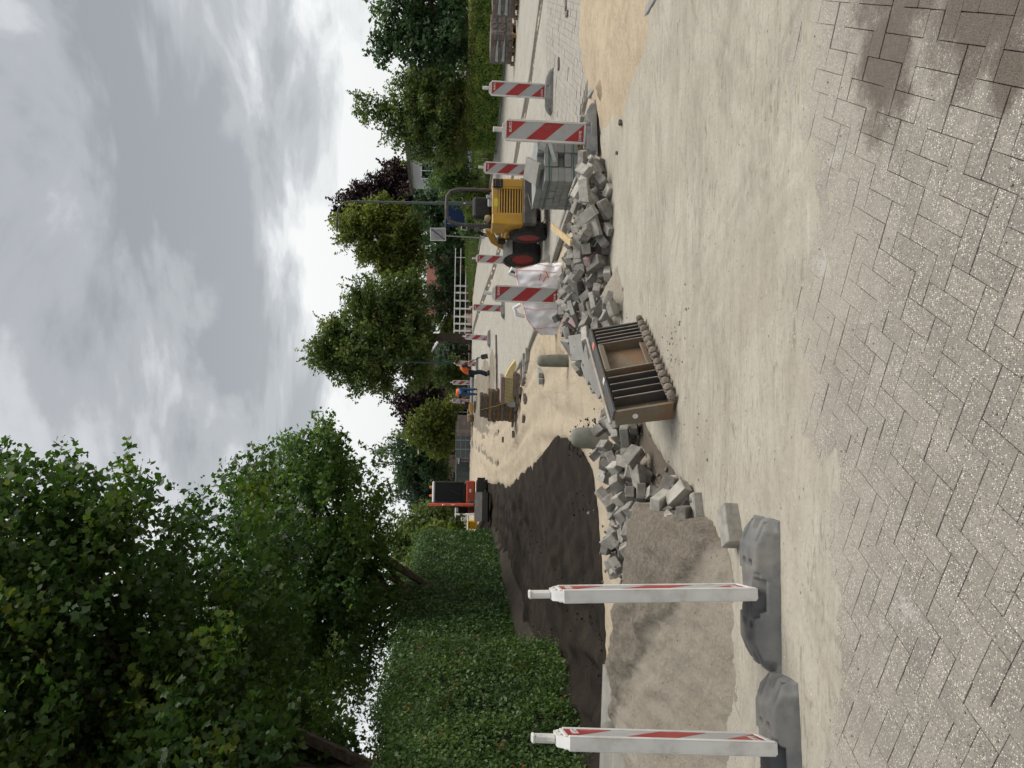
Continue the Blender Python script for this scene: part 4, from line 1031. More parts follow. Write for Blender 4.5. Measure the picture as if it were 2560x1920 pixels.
# ------------------------------------------------------------------ houses
def house(name, label, base, w, d, h, roofh, wall, roof, rz=0, over=.35, wins=(), chim=None, fascia=None):
    t = thing(name, label, 'house', base, rz)
    m = MB(); m.box((0, 0, h / 2), (w, d, h), .01); m.prism([(-w / 2, h), (w / 2, h), (0, h + roofh)], -d / 2 + .01, d / 2 - .01)
    m.build('wall', wall, t)
    m = MB(); th = .16; o = over; sl = roofh / (w / 2)
    for s in (-1, 1):
        a = [(s * (w / 2 + o), h - o * sl), (0, h + roofh), (0, h + roofh + th), (s * (w / 2 + o), h - o * sl + th)]
        m.prism(a, -d / 2 - o, d / 2 + o)
    rf = m.build('roof', roof, t)
    if chim: MB().box((chim[0], chim[1], h + roofh + .1), (.6, .6, 1.3), .01).build('chimney', wall, rf)
    if fascia:
        m = MB()
        for s in (-1, 1): m.bar((s * (w / 2 + o), -d / 2 - o - .02, h - o * sl + .08), (0, -d / 2 - o - .02, h + roofh + .08), .06, .26, .01, up=(0, 1, 0))
        m.build('fascia', fascia, rf)
    for (x, z, ww, wh) in wins:
        m = MB()
        for dx, dz, a, b2 in ((0, wh / 2, ww, .07), (0, -wh / 2, ww, .07), (-ww / 2, 0, .07, wh), (ww / 2, 0, .07, wh), (0, 0, .05, wh)):
            m.box((x + dx, -d / 2 - .03, z + dz), (a, .10, b2), .008)
        f = m.build('window', MT['fence_white'], t)
        MB().box((x, -d / 2 - .01, z), (ww, .03, wh), .002).build('pane', MT['glass'], f)
    return t
house('red_house', 'red brick house with red tiled roof behind the rails', (12.9, 104, -.5), 8.5, 8, 3.9, 2.6, MT['housebrick'], MT['roof_tile'], math.radians(64), wins=((-2.6, 2.9, 1.4, 1.1), (0, 2.9, 1.4, 1.1), (2.4, 2.6, 1.6, 1.5)), chim=(0, 2))
dh = MB()
house('pale_house', 'brown house with pale metal roof and white fascia', (1.3, 66, -.2), 8.0, 9, 2.9, 2.5, MT['brownwall'], MT['roof_grey'], math.radians(-14), wins=((-2.6, 1.7, 1.2, 1.2), (-.6, 1.7, 1.0, 1.2), (2.2, 1.7, 1.4, 1.2)), fascia=MT['fence_white'])
house('clad_house', 'white clad house with flat eaves behind the garden trees', (15.4, 47, 0), 6.5, 6, 4.55, .35, MT['siding'], MT['dgrey'], math.radians(-20), wins=((-2.2, 3.6, .9, .9), (.6, 3.4, 1.2, 1.0)))
0 and house('white_house', 'white garden house at the right edge behind the dark tree', (19.2, 42, 0), 6, 6, 2.9, 1.2, MT['siding'], MT['roof_tile'], math.radians(-24), wins=((-1.8, 2.3, 1.2, .9), (.8, 2.3, 1.2, .9)))
house('far_house', 'dull beige far house at the end of the street', (-8.3, 84, -.6), 7, 6, 3.2, 2.2, MT['brownwall'], MT['dgrey'], 0, wins=((-1.6, 2.2, 1, 1), (1.4, 2.2, 1, 1)))

# ------------------------------------------------------------------ striped road markers
def text_mesh(s, size, depth=.0006):
    cu = bpy.data.curves.new('lettering', 'FONT'); cu.body = s; cu.size = size; cu.extrude = depth
    cu.align_x = 'CENTER'; cu.align_y = 'CENTER'; cu.offset = size * .018
    o = bpy.data.objects.new('lettering_tmp', cu); COL.objects.link(o)
    dg = bpy.context.evaluated_depsgraph_get()
    me = bpy.data.meshes.new_from_object(o.evaluated_get(dg))
    bpy.data.objects.remove(o, do_unlink=True); bpy.data.curves.remove(cu)
    return me
def foot_mesh():
    Lf, Wf, Hf = .80, .34, .12
    nx, ny = 96, 46
    X, Y = np.meshgrid(np.linspace(-Lf / 2, Lf / 2, nx), np.linspace(-Wf / 2, Wf / 2, ny), indexing='ij')
    ax, ay = np.abs(X), np.abs(Y)
    Z = Hf * np.minimum(1, 1 - .58 * np.clip((ax - .25) / .15, 0, 1))
    Z = np.minimum(Z, .012 + (Wf / 2 - ay) / .055 * .11)
    Z = np.minimum(Z, .03 + (Lf / 2 - ax) / .02 * .05)
    Z = np.minimum(Z, .02 + np.maximum(Lf / 2 + Wf / 2 - .075 - ax - ay, 0) / .03 * .06)
    def dig(m, dz): Z[m & (Z > .03)] = np.maximum(Z[m & (Z > .03)] - dz, .012)
    dig((ax > .275) & (ax < .375) & (np.abs(ay - .085) < .013), .045)
    dig((ax > .335) & (ay < .032), .05)
    dig((np.hypot(ax - .16, Y - .045) < .020) | (np.hypot(ax - .16, Y + .045) < .020), .05)
    dig((ax < .085) & (Y < -.075) & (Y > -.135), .07)
    dig((ax < .085) & (Y > .075) & (Y < .135), .07)
    dig((ax < .115) & (ax > .085) & (ay > .085) & (ay < .12), .03)
    Z[0], Z[-1], Z[:, 0], Z[:, -1] = 0, 0, 0, 0
    return np_mesh('foot', np.stack([X, Y, Z], -1).reshape(-1, 3), grid_faces(nx, ny))
FR = {}
m = MB()
m.prism([(-.135, .115), (-.10, .10), (.10, .10), (.135, .115), (.135, 1.135), (.078, 1.19), (-.078, 1.19), (-.135, 1.135)], -.026, .026)
for s in (-1, 1):
    for y in (-.029, .029): m.box((s * .121, y, .63), (.028, .012, 1.02), .004)
    m.box((0, s * .0285, 1.148), (.215, .009, .020), .003); m.box((0, s * .0285, .132), (.215, .009, .024), .003)
m.box((0, 0, .075), (.075, .04, .12), .008)
m.tube([(-.05, -.027, 1.17), (-.05, -.034, 1.17)], .008, 8); m.tube([(.05, -.027, 1.17), (.05, -.034, 1.17)], .008, 8)
FR['frame'] = m.mesh('frame')
m = MB(); m.box((0, 0, 1.245), (.062, .04, .115), .012); m.box((0, 0, 1.30), (.066, .044, .018), .006)
FR['grip'] = m.mesh('grip')
z0, z1, hw = .146, 1.138, .107; u = (z1 - z0) / 4
m = MB()
for s in (-1, 1): m.box((0, s * .0268, (z0 + z1) / 2), (2 * hw, .0016, z1 - z0), 0)
FR['sheet'] = m.mesh('sheet')
m = MB()
def stripes(y, sx):
    P = [[(hw, z1), (-hw, z1), (hw, z1 - u)], [(hw, z1 - 2 * u), (-hw, z1 - u), (-hw, z1 - 2 * u), (hw, z1 - 3 * u)], [(-hw, z1 - 3 * u), (-hw, z0), (hw, z0)]]
    for p in P:
        p = [(sx * a, b) for a, b in p]
        m.prism(p, y, y + (.0012 if y > 0 else -.0012))
stripes(-.0278, 1); stripes(.0278, -1)
FR['stripes'] = m.mesh('stripes')
FR['foot'] = foot_mesh()
tx = text_mesh('BUKO.', .046)
FR['text'] = tx
FRM = dict(frame='white', grip='white', sheet='reflex', stripes='red', foot='rubber', text='letter')
def marker(label, loc, rz, frz=None, tilt=(0, 0), fofs=(0, 0), text=True, foot=True):
    t = thing('road_marker', label, 'road marker', loc, group='red and white road markers round the works')
    R = Euler((tilt[0], tilt[1], rz))
    for k, nm in (('frame', 'frame'), ('grip', 'grip'), ('sheet', 'reflective_sheet'), ('stripes', 'red_stripes')):
        obj(nm, FR[k], MT[FRM[k]], t, (0, 0, 0), R)
    if text:
        Rm = R.to_matrix()
        for (x, z, fl) in ((.040, z1 - .050, 0), (-.040, z0 + .048, math.pi)):
            M_ = Rm.to_4x4() @ Matrix.Translation((x, -.0303, z)) @ Euler((math.pi / 2, fl if False else 0, 0)).to_matrix().to_4x4() @ Matrix.Rotation(fl, 4, 'Z')
            o = obj('lettering', FR['text'], MT['letter'], t); o.matrix_basis = M_
    if foot:
        obj('rubber_foot', FR['foot'], MT['rubber'], t, (fofs[0], fofs[1], .0), (0, 0, frz if frz is not None else rz))
    return t
rad = math.radians
def gz(y): return float(rise(y)) + .022
marker('striped road marker seen edge-on beside the grey sand heap', (-1.10, 4.06, .0), rad(99.5), rad(4), (rad(-.6), rad(.3)))
marker('striped road marker leaning at the left edge, nearest the camera', (-1.80, 3.78, .0), rad(105.5), rad(8), (rad(2.2), rad(0)), (-.06, 0))
marker('large striped road marker standing before the pallet of grey blocks', (3.23, 9.80, .005), rad(-10), rad(14), (rad(0), rad(.6)))
marker('striped road marker on the paving right of the yellow sand', (5.53, 14.45, .03), rad(-14), rad(-4), (0, rad(1.0)))
marker('striped road marker half hidden behind the yellow loader', (4.88, 17.5, .02), rad(-12), rad(0), (0, rad(1.6)))
marker('striped road marker between the loader bucket and the grass verge', (3.93, 24.4, .02), rad(-8), rad(10), (0, rad(1.4)))
marker('striped road marker rising behind the white bag and paver heap', (1.42, 12.2, .0), rad(-7), rad(0), (0, rad(.8)))
marker('striped road marker on the paving just left behind the bag', (2.82, 28.8, gz(28.8)), rad(-6), rad(30), (0, rad(1.2)))
marker('striped road marker leaning back beside the trench in the paving', (2.08, 35.4, gz(35.4)), rad(-5), rad(15), (rad(-16), rad(3)))
marker('striped road marker hidden behind the shovelling worker', (1.05, 41.6, gz(41.6)), rad(-5), rad(0), (0, rad(1)))
marker('striped road marker between the two workers', (.03, 46.7, gz(46.7)), 0, 0)
marker('striped road marker behind the bent worker and small machine', (-1.12, 46.9, gz(46.9)), 0, 0, (0, rad(2)))
marker('smallest striped road marker, far off at the crest', (-4.55, 57.0, float(rise(57))), 0, 0)

# ------------------------------------------------------------------ heaps of lifted pavers, dropped one on another
HX0, HY0, HR = -4.2, 3.0, .02
HM = np.full((460, 640), 0.0)     # x, y cells: top of what already lies there
def prefill(poly, h):
    xs = HX0 + HR * np.arange(460); ysn = HY0 + HR * np.arange(640)
    X, Y = np.meshgrid(xs, ysn, indexing='ij')
    d = -poly_sd(X, Y, poly)
    np.maximum(HM, h * np.clip(d / .5, 0, 1), out=HM)
PV = {}
def paver_mesh(kind, dims, broken, seed):
    key = (kind, dims, seed)
    if key in PV: return PV[key]
    rr = random.Random(seed * 13 + len(kind))
    vs, fs = cbox_data(*dims, .006)
    vs = [list(v) for v in vs]
    for v in vs:
        for i in range(3): v[i] += rr.gauss(0, .0016)
    if broken:
        a = rr.uniform(.1, .32) * dims[0]; sl = rr.uniform(-.6, .6)
        for v in vs:
            lim = a + sl * v[1] + rr.gauss(0, .004)
            if v[0] > lim: v[0] = lim + rr.gauss(0, .003)
    me = bpy.data.meshes.new(kind); me.from_pydata(vs, [], fs); me.update()
    PV[key] = me
    return me
def drop(name, label, cat, group, me, mat, dims, x, y, yaw, tumble=.25, stand=False, sink=.01, zmax=None):
    hx, hy = dims[0] / 2, dims[1] / 2
    n = 7
    U, V = np.meshgrid(np.linspace(-hx, hx, n), np.linspace(-hy, hy, n))
    c, s = math.cos(yaw), math.sin(yaw)
    PX, PY = x + U * c - V * s, y + U * s + V * c
    ix = np.clip(((PX - HX0) / HR).astype(int), 0, 459); iy = np.clip(((PY - HY0) / HR).astype(int), 0, 639)
    Hh = HM[ix, iy]
    A = np.stack([U.ravel(), V.ravel(), np.ones(n * n)], -1)
    sol = np.linalg.lstsq(A, Hh.ravel(), rcond=None)[0]
    gu, gv = np.clip(sol[0], -.9, .9) + rnd.gauss(0, tumble), np.clip(sol[1], -.9, .9) + rnd.gauss(0, tumble)
    plane = gu * U + gv * V
    z = float(np.percentile((Hh - plane), 84)) - sink
    if zmax is not None and z > zmax: return None
    nrm = Vector((-gu, -gv, 1)).normalized()
    nw = Vector((nrm.x * c - nrm.y * s, nrm.x * s + nrm.y * c, nrm.z))
    xa = Vector((c, s, 0)); xa = (xa - nw * xa.dot(nw)).normalized(); ya = nw.cross(xa)
    M_ = Matrix((xa, ya, nw)).transposed().to_4x4()
    M_.translation = Vector((x, y, z)) + nw * dims[2] / 2
    o = obj(name, me, None, None)
    if not me.materials: me.materials.append(mat)
    o.material_slots[0].link = 'OBJECT'; o.material_slots[0].material = mat
    o.matrix_basis = M_
    tag(o, label, cat, group)
    fx, fy = np.meshgrid(np.linspace(-hx, hx, 14), np.linspace(-hy, hy, 12))
    QX, QY = x + fx * c - fy * s, y + fx * s + fy * c
    jx = np.clip(((QX - HX0) / HR).astype(int), 0, 459); jy = np.clip(((QY - HY0) / HR).astype(int), 0, 639)
    top = z + gu * fx + gv * fy + dims[2]
    np.maximum.at(HM, (jx, jy), top)
    return o
def inside(poly, p): return float(poly_sd([p[0]], [p[1]], poly)[0])
def heap(poly, n, core, label, group, seed, kinds, tumble=.3):
    rr = random.Random(seed)
    xs = [p[0] for p in poly]; ysn = [p[1] for p in poly]
    k = miss = 0
    while k < n:
        x, y = rr.uniform(min(xs), max(xs)), rr.uniform(min(ysn), max(ysn))
        d = inside(poly, (x, y))
        if d > -.02: continue
        # the middle gets more than the rim
        if k > n * .45 and d > -.22 and rr.random() < .6: continue
        kd = rr.choices(kinds, [q[3] for q in kinds])[0]
        nm, dims, mat, _, brk = kd
        b = rr.random() < brk
        me = paver_mesh(nm, dims, b, rr.randrange(7) + (20 if b else 0))
        orient = rr.random()
        dd = dims
        o = drop(nm, heap_label(nm, mat, b, x, y, label), 'paver', group, me, MT[mat], dd, x, y, rr.random() * 6.28, tumble, zmax=(.30 if x > 0 else .24))
        miss += o is None
        if o is None and miss < 400: continue
        k += 1
MARKS = (('the wooden batten', 1.8, 9.1), ('the block pallet', 2.9, 9.7), ('the white bag', 1.4, 11.6), ('the far bollard', .4, 11.0), ('the earth mound', .9, 8.2),
         ('the bucket back', .2, 8.6), ('the mossy bollard', -.6, 8.3), ('the grey sand heap', -1.5, 6.9), ('the bucket mouth', -.5, 6.6), ('the dusty road', -.9, 5.3))
def heap_label(nm, mat, b, x, y, base):
    mk = min(MARKS, key=lambda m_: math.hypot(m_[1] - x, m_[2] - y))[0]
    kind = {'loose_paver': 'concrete paver', 'loose_block': 'thick concrete block', 'loose_kerbstone': 'long kerb piece', 'loose_slab': 'flat concrete slab'}[nm]
    return '%s%s %s tumbled in the %s heap nearest %s' % ('broken ' if b else 'loose ', {'concrete_dark': 'dark grey', 'concrete': 'pale grey', 'concrete_pink': 'pinkish', 'slab': 'smooth grey'}[mat], kind, 'left' if 'left' in base else 'right', mk)
PAV = ('loose_paver', (.195, .098, .08), 'concrete_dark', 6, .42)
PAV2 = ('loose_paver', (.195, .098, .08), 'concrete', 3, .35)
BLK = ('loose_block', (.22, .125, .10), 'concrete_dark', 1.0, .25)
PNK = ('loose_paver', (.195, .098, .08), 'concrete_pink', .5, .1)
LNG = ('loose_kerbstone', (.42, .12, .06), 'concrete', 1.0, .25)
LNG2 = ('loose_kerbstone', (.34, .10, .07), 'concrete_dark', 1.0, .3)
SLB = ('loose_slab', (.30, .30, .055), 'slab', .7, .15)
HA = [(2.85, 9.2), (2.7, 8.95), (2.35, 8.62), (1.8, 8.45), (1.2, 8.5), (.75, 7.75), (.45, 7.9), (.1, 8.6), (-.1, 9.2), (.25, 10.0), (.5, 10.7), (.9, 11.2), (1.5, 11.5), (1.95, 11.1), (1.95, 10.4), (2.1, 9.6), (2.6, 9.35)]
HB = [(-.28, 7.0), (-.62, 6.5), (-.72, 5.9), (-.74, 5.2), (-1.0, 5.1), (-1.15, 5.8), (-1.5, 6.3), (-1.9, 6.85), (-2.0, 7.35), (-1.7, 7.7), (-1.2, 8.0), (-.6, 8.4), (-.2, 8.5), (-.02, 8.0)]
prefill([(2.1, 8.9), (1.0, 8.6), (.45, 8.3), (.2, 9.2), (.6, 10.4), (1.4, 11.0), (1.9, 10.6)], .16)
mound('heap_fines', 'sandy fines lying between the blocks of the left heap', [(-.4, 7.0), (-.9, 5.6), (-1.5, 6.6), (-1.8, 7.3), (-1.1, 8.1), (-.4, 8.5)], .10, MT['sand_grey'], 193, .5, .06, .04)
prefill([(-.4, 7.0), (-.9, 5.6), (-1.5, 6.6), (-1.8, 7.3), (-1.1, 8.1), (-.4, 8.5)], .06)
mound('heap_core', 'brown sand showing between the pavers of the long heap', [(2.1, 8.9), (1.0, 8.65), (.45, 8.4), (.2, 9.2), (.6, 10.4), (1.4, 11.0), (1.9, 10.6)], .17, MT['sand_grey'], 191, .5, .05, .05)
LA = 'loose grey concrete paver tumbled in the long heap right of the steel bucket'
heap(HA, 225, 0, LA, 'pavers in the heap right of the bucket', 3, [PAV, PAV2, BLK, PNK, ('loose_slab', (.30, .30, .055), 'slab', .35, .25)])
heap([(2.75, 9.2), (2.4, 8.66), (1.75, 8.5), (1.5, 8.9), (1.7, 9.3), (2.2, 9.4), (2.7, 9.4)], 16, 0, 'long broken kerb piece lying in the right end of the heap', 'kerb pieces in the heap', 4, [LNG, LNG2])
heap(HB, 112, 0, 'loose grey concrete block tumbled in the heap left of the steel bucket', 'blocks in the heap left of the bucket', 5, [PAV, PAV2, BLK])
heap([(-.15, 8.9), (.15, 8.1), (.42, 8.3), (.5, 8.9), (.3, 9.6)], 7, 0, 'flat square grey slab lying on the heap behind the bucket', 'slabs behind the bucket', 6, [('loose_slab', (.40, .30, .05), 'slab', 1, .3)], .12)
# chips and fines between the pavers
def chip_pt(poly):
    xs = [p[0] for p in poly]; ysn = [p[1] for p in poly]
    while True:
        x, y = rnd.uniform(min(xs) - .15, max(xs) + .15), rnd.uniform(min(ysn) - .15, max(ysn) + .15)
        if inside(poly, (x, y)) < .14: return x, y
def top_z(x, y):
    i, j = int((x - HX0) / HR), int((y - HY0) / HR)
    return float(HM[min(max(i, 0), 459), min(max(j, 0), 639)])
tag(obj('rubble_chip', clods(420, lambda: chip_pt(HA), top_z, .008, .034), MT['concrete_dark']), 'broken chips lying between the pavers of the right heap', 'rubble', kind='stuff')
tag(obj('rubble_chip', clods(240, lambda: chip_pt(HB), top_z, .008, .034), MT['concrete_dark']), 'broken chips lying between the blocks of the left heap', 'rubble', kind='stuff')
# strays
def stray(label, x, y, dims=(.21, .105, .085), mat='concrete_dark', yaw=None, name='loose_paver', group=None, tumble=.05, brk=0, z=None):
    me = paver_mesh(name, dims, brk, rnd.randrange(7))
    return drop(name, label, 'paver', group, me, MT[mat], dims, x, y, yaw if yaw is not None else rnd.random() * 6.28, tumble)
stray('single sandy block half buried beside the near rubber foot', -.83, 4.52, (.24, .14, .11), 'concrete', .5)
stray('broken dark lump of stone on the dusty road left of the yellow sand', 2.80, 8.12, (.075, .06, .05), 'steel', brk=1)
stray('small round stone beside the paver heap front', 2.55, 8.3, (.05, .045, .04), 'concrete_dark', brk=1)
stray('small broken stone on the road before the bucket', .26, 5.55, (.05, .035, .025), 'concrete', brk=1)
stray('tiny pale stone chip on the road before the bucket', .30, 5.38, (.025, .02, .015), 'concrete', brk=1)
def far_block(label, x, y, rz, me, mat=None, tilt=0, z=.045, name='loose_paver', group='dark pavers strewn on the sand'):
    o = obj(name, me, mat, None, (x, y, float(rise(y)) + z - .03), (tilt, 0, rz))
    return tag(o, label, 'paver', group)
for (x, y) in ((-.70, 22.4), (-.84, 22.7), (-.98, 22.3), (-.88, 19.6), (-1.22, 23.5), (-1.52, 23.2), (-.40, 19.2), (-.33, 19.45), (.06, 20.1), (.18, 20.4), (-.18, 20.75), (-2.07, 28.5), (-.62, 22.1), (.30, 20.2), (.42, 20.5), (.12, 19.8)):
    far_block('dark paver lying loose on the sand by the wrapped pack', x, y, rnd.uniform(-.4, .4), dbr)
gsl = bpy.data.meshes.new('grey_kerb_piece'); gd = cbox_data(.34, .12, .10, .006); gsl.from_pydata(gd[0], [], gd[1]); gsl.materials.append(MT['slab'])
for i, (x, y, r) in enumerate(((.62, 19.7, .3), (.45, 19.2, .2), (.30, 19.6, .5), (.24, 15.8, 1.2), (.10, 15.75, 1.3), (.72, 18.9, .1))):
    far_block('grey kerb piece lying on the sand before the paving edge', x, y, r, gsl, name='loose_kerbstone', group='kerb pieces on the sand')
tri = MB().prism([(-.17, 0), (.17, 0), (0, .20)], -.03, .03).mesh('cut_slab'); tri.materials.append(MT['concrete'])
for x, y, r in ((2.30, 14.45, .2), (2.12, 14.2, .3)):
    tag(obj('cut_slab', tri, None, None, (x, y, .0), (0, 0, r)), 'pointed cut slab standing upright behind the heap', 'slab', 'cut slabs standing behind the heap')
for (x, y, r) in ((6.29, 12.62, .3), (6.05, 12.45, 1.2), (5.64, 13.43, .2)):
    far_block('odd brown paver lifted from the paving at the right edge', x, y, r, dbr, group='lifted pavers at the right edge')
pl = MB(); pl.box((0, 0, 0), (.86, .075, .035), .004)
po = pl.build('wooden_plank', MT['plank'], None, (1.80, 9.15, .50), (0, rad(-9), rad(66)))
tag(po, 'pale wooden batten lying across the paver heap', 'plank')

# ------------------------------------------------------------------ ribbed steel bucket
A, B = Vector((.60, 6.95, 0)), Vector((-.12, 5.80, 0))
ax = (B - A).normalized(); Lb = (B - A).length
t = thing('steel_bucket', 'rusty ribbed steel digger bucket standing on its teeth by the heap', 'bucket', A, math.atan2(ax.y, ax.x))

MX = Matrix(((0, 1, 0, 0), (1, 0, 0, 0), (0, 0, 1, 0), (0, 0, 0, 1)))      # profile (y, z) pushed along x
Db = .125
prof_side = [(0, .03), (-.10, .50), (-.10 - Db, .47), (-.03 - Db, .03), (-.05, .0)]
def plate(x, w, prof, mat, nm):
    return MB().prism(prof, x - w / 2, x + w / 2, MX).build(nm, mat, t)
plate(.008, .016, prof_side, MT['steel'], 'side_plate'); plate(Lb - .012, .024, prof_side, MT['rust'], 'side_plate')
rib = [(.0, .05), (-.093, .47), (-.093 - .085, .455), (-.085, .05)]
for f_ in (.055, .10, .145, .19): plate(f_ * Lb, .010, rib, MT['steel'], 'rib')
for f_ in (.225, .555): plate(f_ * Lb, .014, rib, MT['rust'], 'rib')
for f_ in (.64, .715, .79, .865): plate(f_ * Lb, .010, rib, MT['steel'], 'rib')
for f_ in (.055, .10, .145, .19, .225, .555, .64, .715, .79, .865):
    MB().bar((f_ * Lb, .003, .055), (f_ * Lb, -.090, .468), .009, .008, .002).build('rib_edge', MT['worn_edge'], t)
plate(Lb / 2, Lb - .05, [(-.088, .04), (-.178, .46), (-.19, .46), (-.10, .04)], MT['rust'], 'back_plate')
m = MB(); m.bar((0, -.135, .495), (Lb, -.135, .495), .09, .022, .004); m.build('rim_plate', MT['steel'], t)
m = MB(); m.bar((-.01, -.20, .515), (Lb + .01, -.20, .515), .028, .028, .009); m.build('rim_edge', MT['worn_edge'], t)
m = MB(); m.bar((.235 * Lb, -.098, .45), (.55 * Lb, -.098, .45), .035, .05, .006); m.build('cross_bar', MT['rust'], t)
m = MB(); m.bar((.235 * Lb, -.05, .09), (.55 * Lb, -.05, .09), .02, .05, .006); m.build('lower_bar', MT['rust'], t)
m = MB(); m.bar((0, -.04, .035), (Lb, -.04, .035), .10, .035, .008); m.build('cutting_edge', MT['steel'], t)
m = MB(); m.box((.215 * Lb, -.115, .508), (.07, .05, .008), .002); m.build('red_label', MT['redseam'], t)
m = MB(); m.box((.66 * Lb, -.105, .508), (.05, .05, .008), .002); m.build('white_label', MT['letter'], t)
m = MB(); m.tube([(Lb + .001, -.13, .33), (Lb + .006, -.13, .33)], .022, 12); m.build('pin_hole', MT['letter'], t)
for i in range(14):
    x = (i + .5) / 14 * Lb
    m = MB()
    M_ = Matrix.Translation((x, .0, .045)) @ Euler((rad(-62), 0, rnd.gauss(0, .06))).to_matrix().to_4x4()
    k_ = .85 + .3 * rnd.random()
    m.lathe([(.026 * k_, -.05), (.036 * k_, -.03), (.030 * k_, -.015), (.037 * k_, .0), (.030 * k_, .018), (.037 * k_, .035), (.029 * k_, .05), (.033 * k_, .062), (.022, .078), (.001, .086)], 10, M_)
    m.build('tooth', MT['tooth'], t, smooth=True)

# ------------------------------------------------------------------ concrete bollards
def bollard(label, loc, w, h, rot, d=None):
    d = d or w * .8
    m = MB(); n = 20; vs, fs = [], []
    prof = [(1.0, -.12), (1.0, 0), (.97, h * .55), (.93, h - w * .42), (.84, h - w * .22), (.62, h - w * .08), (.32, h - .008), (.02, h)]
    for r, z in prof:
        for k in range(n):
            q = 2 * math.pi * k / n
            c, s_ = math.cos(q), math.sin(q)
            e = 2.6
            rr_ = (abs(c) ** e + abs(s_) ** e) ** (-1 / e)
            vs.append((r * rr_ * c * w / 2, r * rr_ * s_ * d / 2, z))
    for i in range(len(prof) - 1):
        for k in range(n): fs.append([i * n + k, i * n + (k + 1) % n, (i + 1) * n + (k + 1) % n, (i + 1) * n + k])
    fs.append([(len(prof) - 1) * n + k for k in range(n)])
    m.add(vs, fs)
    return tag(m.build('bollard', MT['bollard'], None, loc, rot, smooth=True), label, 'bollard')
bollard('round-topped concrete bollard standing behind the long paver heap', (.38, 12.0, -.02), .20, .50, (0, rad(-1), .2))
bollard('mossy round-topped concrete bollard beside the steel bucket', (-.62, 8.78, -.02), .25, .42, (rad(-4), rad(4), .2))
bollard('leaning concrete bollard behind the grey sand heap, leftmost', (-3.0, 6.45, -.05), .22, .50, (0, rad(6), .2))
sl = MB(); sl.prism([(-4.4, 8.62), (-3.12, 8.52), (-3.45, 7.0), (-4.4, 6.4)], -.02, .03, Matrix(((1, 0, 0, 0), (0, 0, 1, 0), (0, 1, 0, 0), (0, 0, 0, 1))))
tag(sl.build('concrete_slab', MT['slab'], None, (0, 0, .0)), 'flat grey slab at the edge of the pit behind the sand heap', 'slab')

# ------------------------------------------------------------------ packs of pavers on pallets
def pallet_mesh(w, d):
    m = MB()
    for i in range(5): m.box((-w / 2 + (i + .5) * w / 5, 0, .125), (w / 5 - .03, d, .02), .003)
    for s in (-1, 0, 1):
        m.box((0, s * (d / 2 - .05), .105), (w, .09, .02), .003)
        m.box((0, s * (d / 2 - .05), .012), (w, .09, .02), .003)
        for q in (-1, 0, 1): m.box((q * (w / 2 - .06), s * (d / 2 - .05), .058), (.11, .09, .072), .003)
    return m.mesh('pallet_deck')
def pack(name, label, loc, rz, nx, ny, nz, bs, mat, skip=(), strap=True, group=None, jit=.004, shell=True, wood='wood'):
    t = thing(name, label, 'paver pack', loc, rz, group)
    w, d = nx * bs[0], ny * bs[1]
    obj('pallet', pallet_mesh(w + .08, d + .08), MT[wood], t)
    vs, fs = cbox_data(bs[0] - .004, bs[1] - .004, bs[2] - .003, .004)
    me = bpy.data.meshes.new('block'); me.from_pydata(vs, [], fs); me.materials.append(mat)
    for k in range(nz):
        for i in range(nx):
            for j in range(ny):
                if shell and 0 < i < nx - 1 and 0 < j < ny - 1 and k < nz - 1: continue
                if (i, j, k) in skip: continue
                off = (bs[0] * .0) if k % 2 else 0
                obj('block', me, None, t, (-w / 2 + (i + .5) * bs[0] + rnd.gauss(0, jit) + off, -d / 2 + (j + .5) * bs[1] + rnd.gauss(0, jit), .137 + (k + .5) * bs[2]), (0, 0, rnd.gauss(0, .006)))
    if shell: MB().box((0, 0, .137 + nz * bs[2] / 2 - .02), (w - bs[0], d - bs[1], nz * bs[2] - .06), 0).build('inner_blocks', mat, t)
    if strap:
        h = nz * bs[2]
        for zf in strap:
            m = MB()
            m.box((0, -d / 2 - .006, .137 + zf * h), (w + .02, .003, .018), 0); m.box((-w / 2 - .006, 0, .137 + zf * h), (.003, d + .02, .018), 0)
            m.box((w / 2 + .006, 0, .137 + zf * h), (.003, d + .02, .018), 0); m.box((0, d / 2 + .006, .137 + zf * h), (w + .02, .003, .018), 0)
            m.build('strap', MT['strap'], t)
    return t
pk = pack('block_pack', 'pallet of new grey concrete blocks tied with green strap', (3.03, 10.72, 0), rad(14), 4, 8, 6, (.21, .105, .092), MT['new_block'], {(0, 0, 5), (1, 0, 5), (0, 1, 5), (0, 2, 5), (1, 0, 2)}, (.12, .72), jit=.006, shell=False)
sb = MB(); sb.box((-.20, -.26, .745), (.30, .30, .05), .004, (rad(6), rad(-32), rad(40))); sb.build('tilted_slab', MT['slab'], pk)
fw = MB(); fw.box((.02, -.44, .50), (.36, .004, .05), 0, (0, rad(-14), 0)); fw.box((.10, -.435, .62), (.16, .004, .09), 0, (rad(6), rad(20), 0)); fw.build('torn_wrap', MT['film_wrap'], pk)
p1 = pack('paver_pack', 'strapped pallet of brown pavers, nearer one at the right edge', (12.35, 24.2, .02), rad(-56), 5, 11, 8, (.21, .105, .085), MT['brown_block'], (), (.3, .7), jit=.006)
p2 = pack('paver_pack', 'strapped pallet of brown pavers, farther one before the clipped hedge', (11.45, 25.55, .02), rad(-56), 5, 11, 8, (.21, .105, .085), MT['brown_block'], (), (.3, .7), jit=.006)
for p_ in (p1, p2):
    m = MB()
    for zf in (.36, .68): 
        m.prism([(-.45, -.05), (.45, -.02), (.1, .03), (-.4, .05)], -.60, -.596, Matrix.Translation((0, .0, .14 + zf * .68)))
    m.build('torn_wrap', MT['film_wrap'], p_)
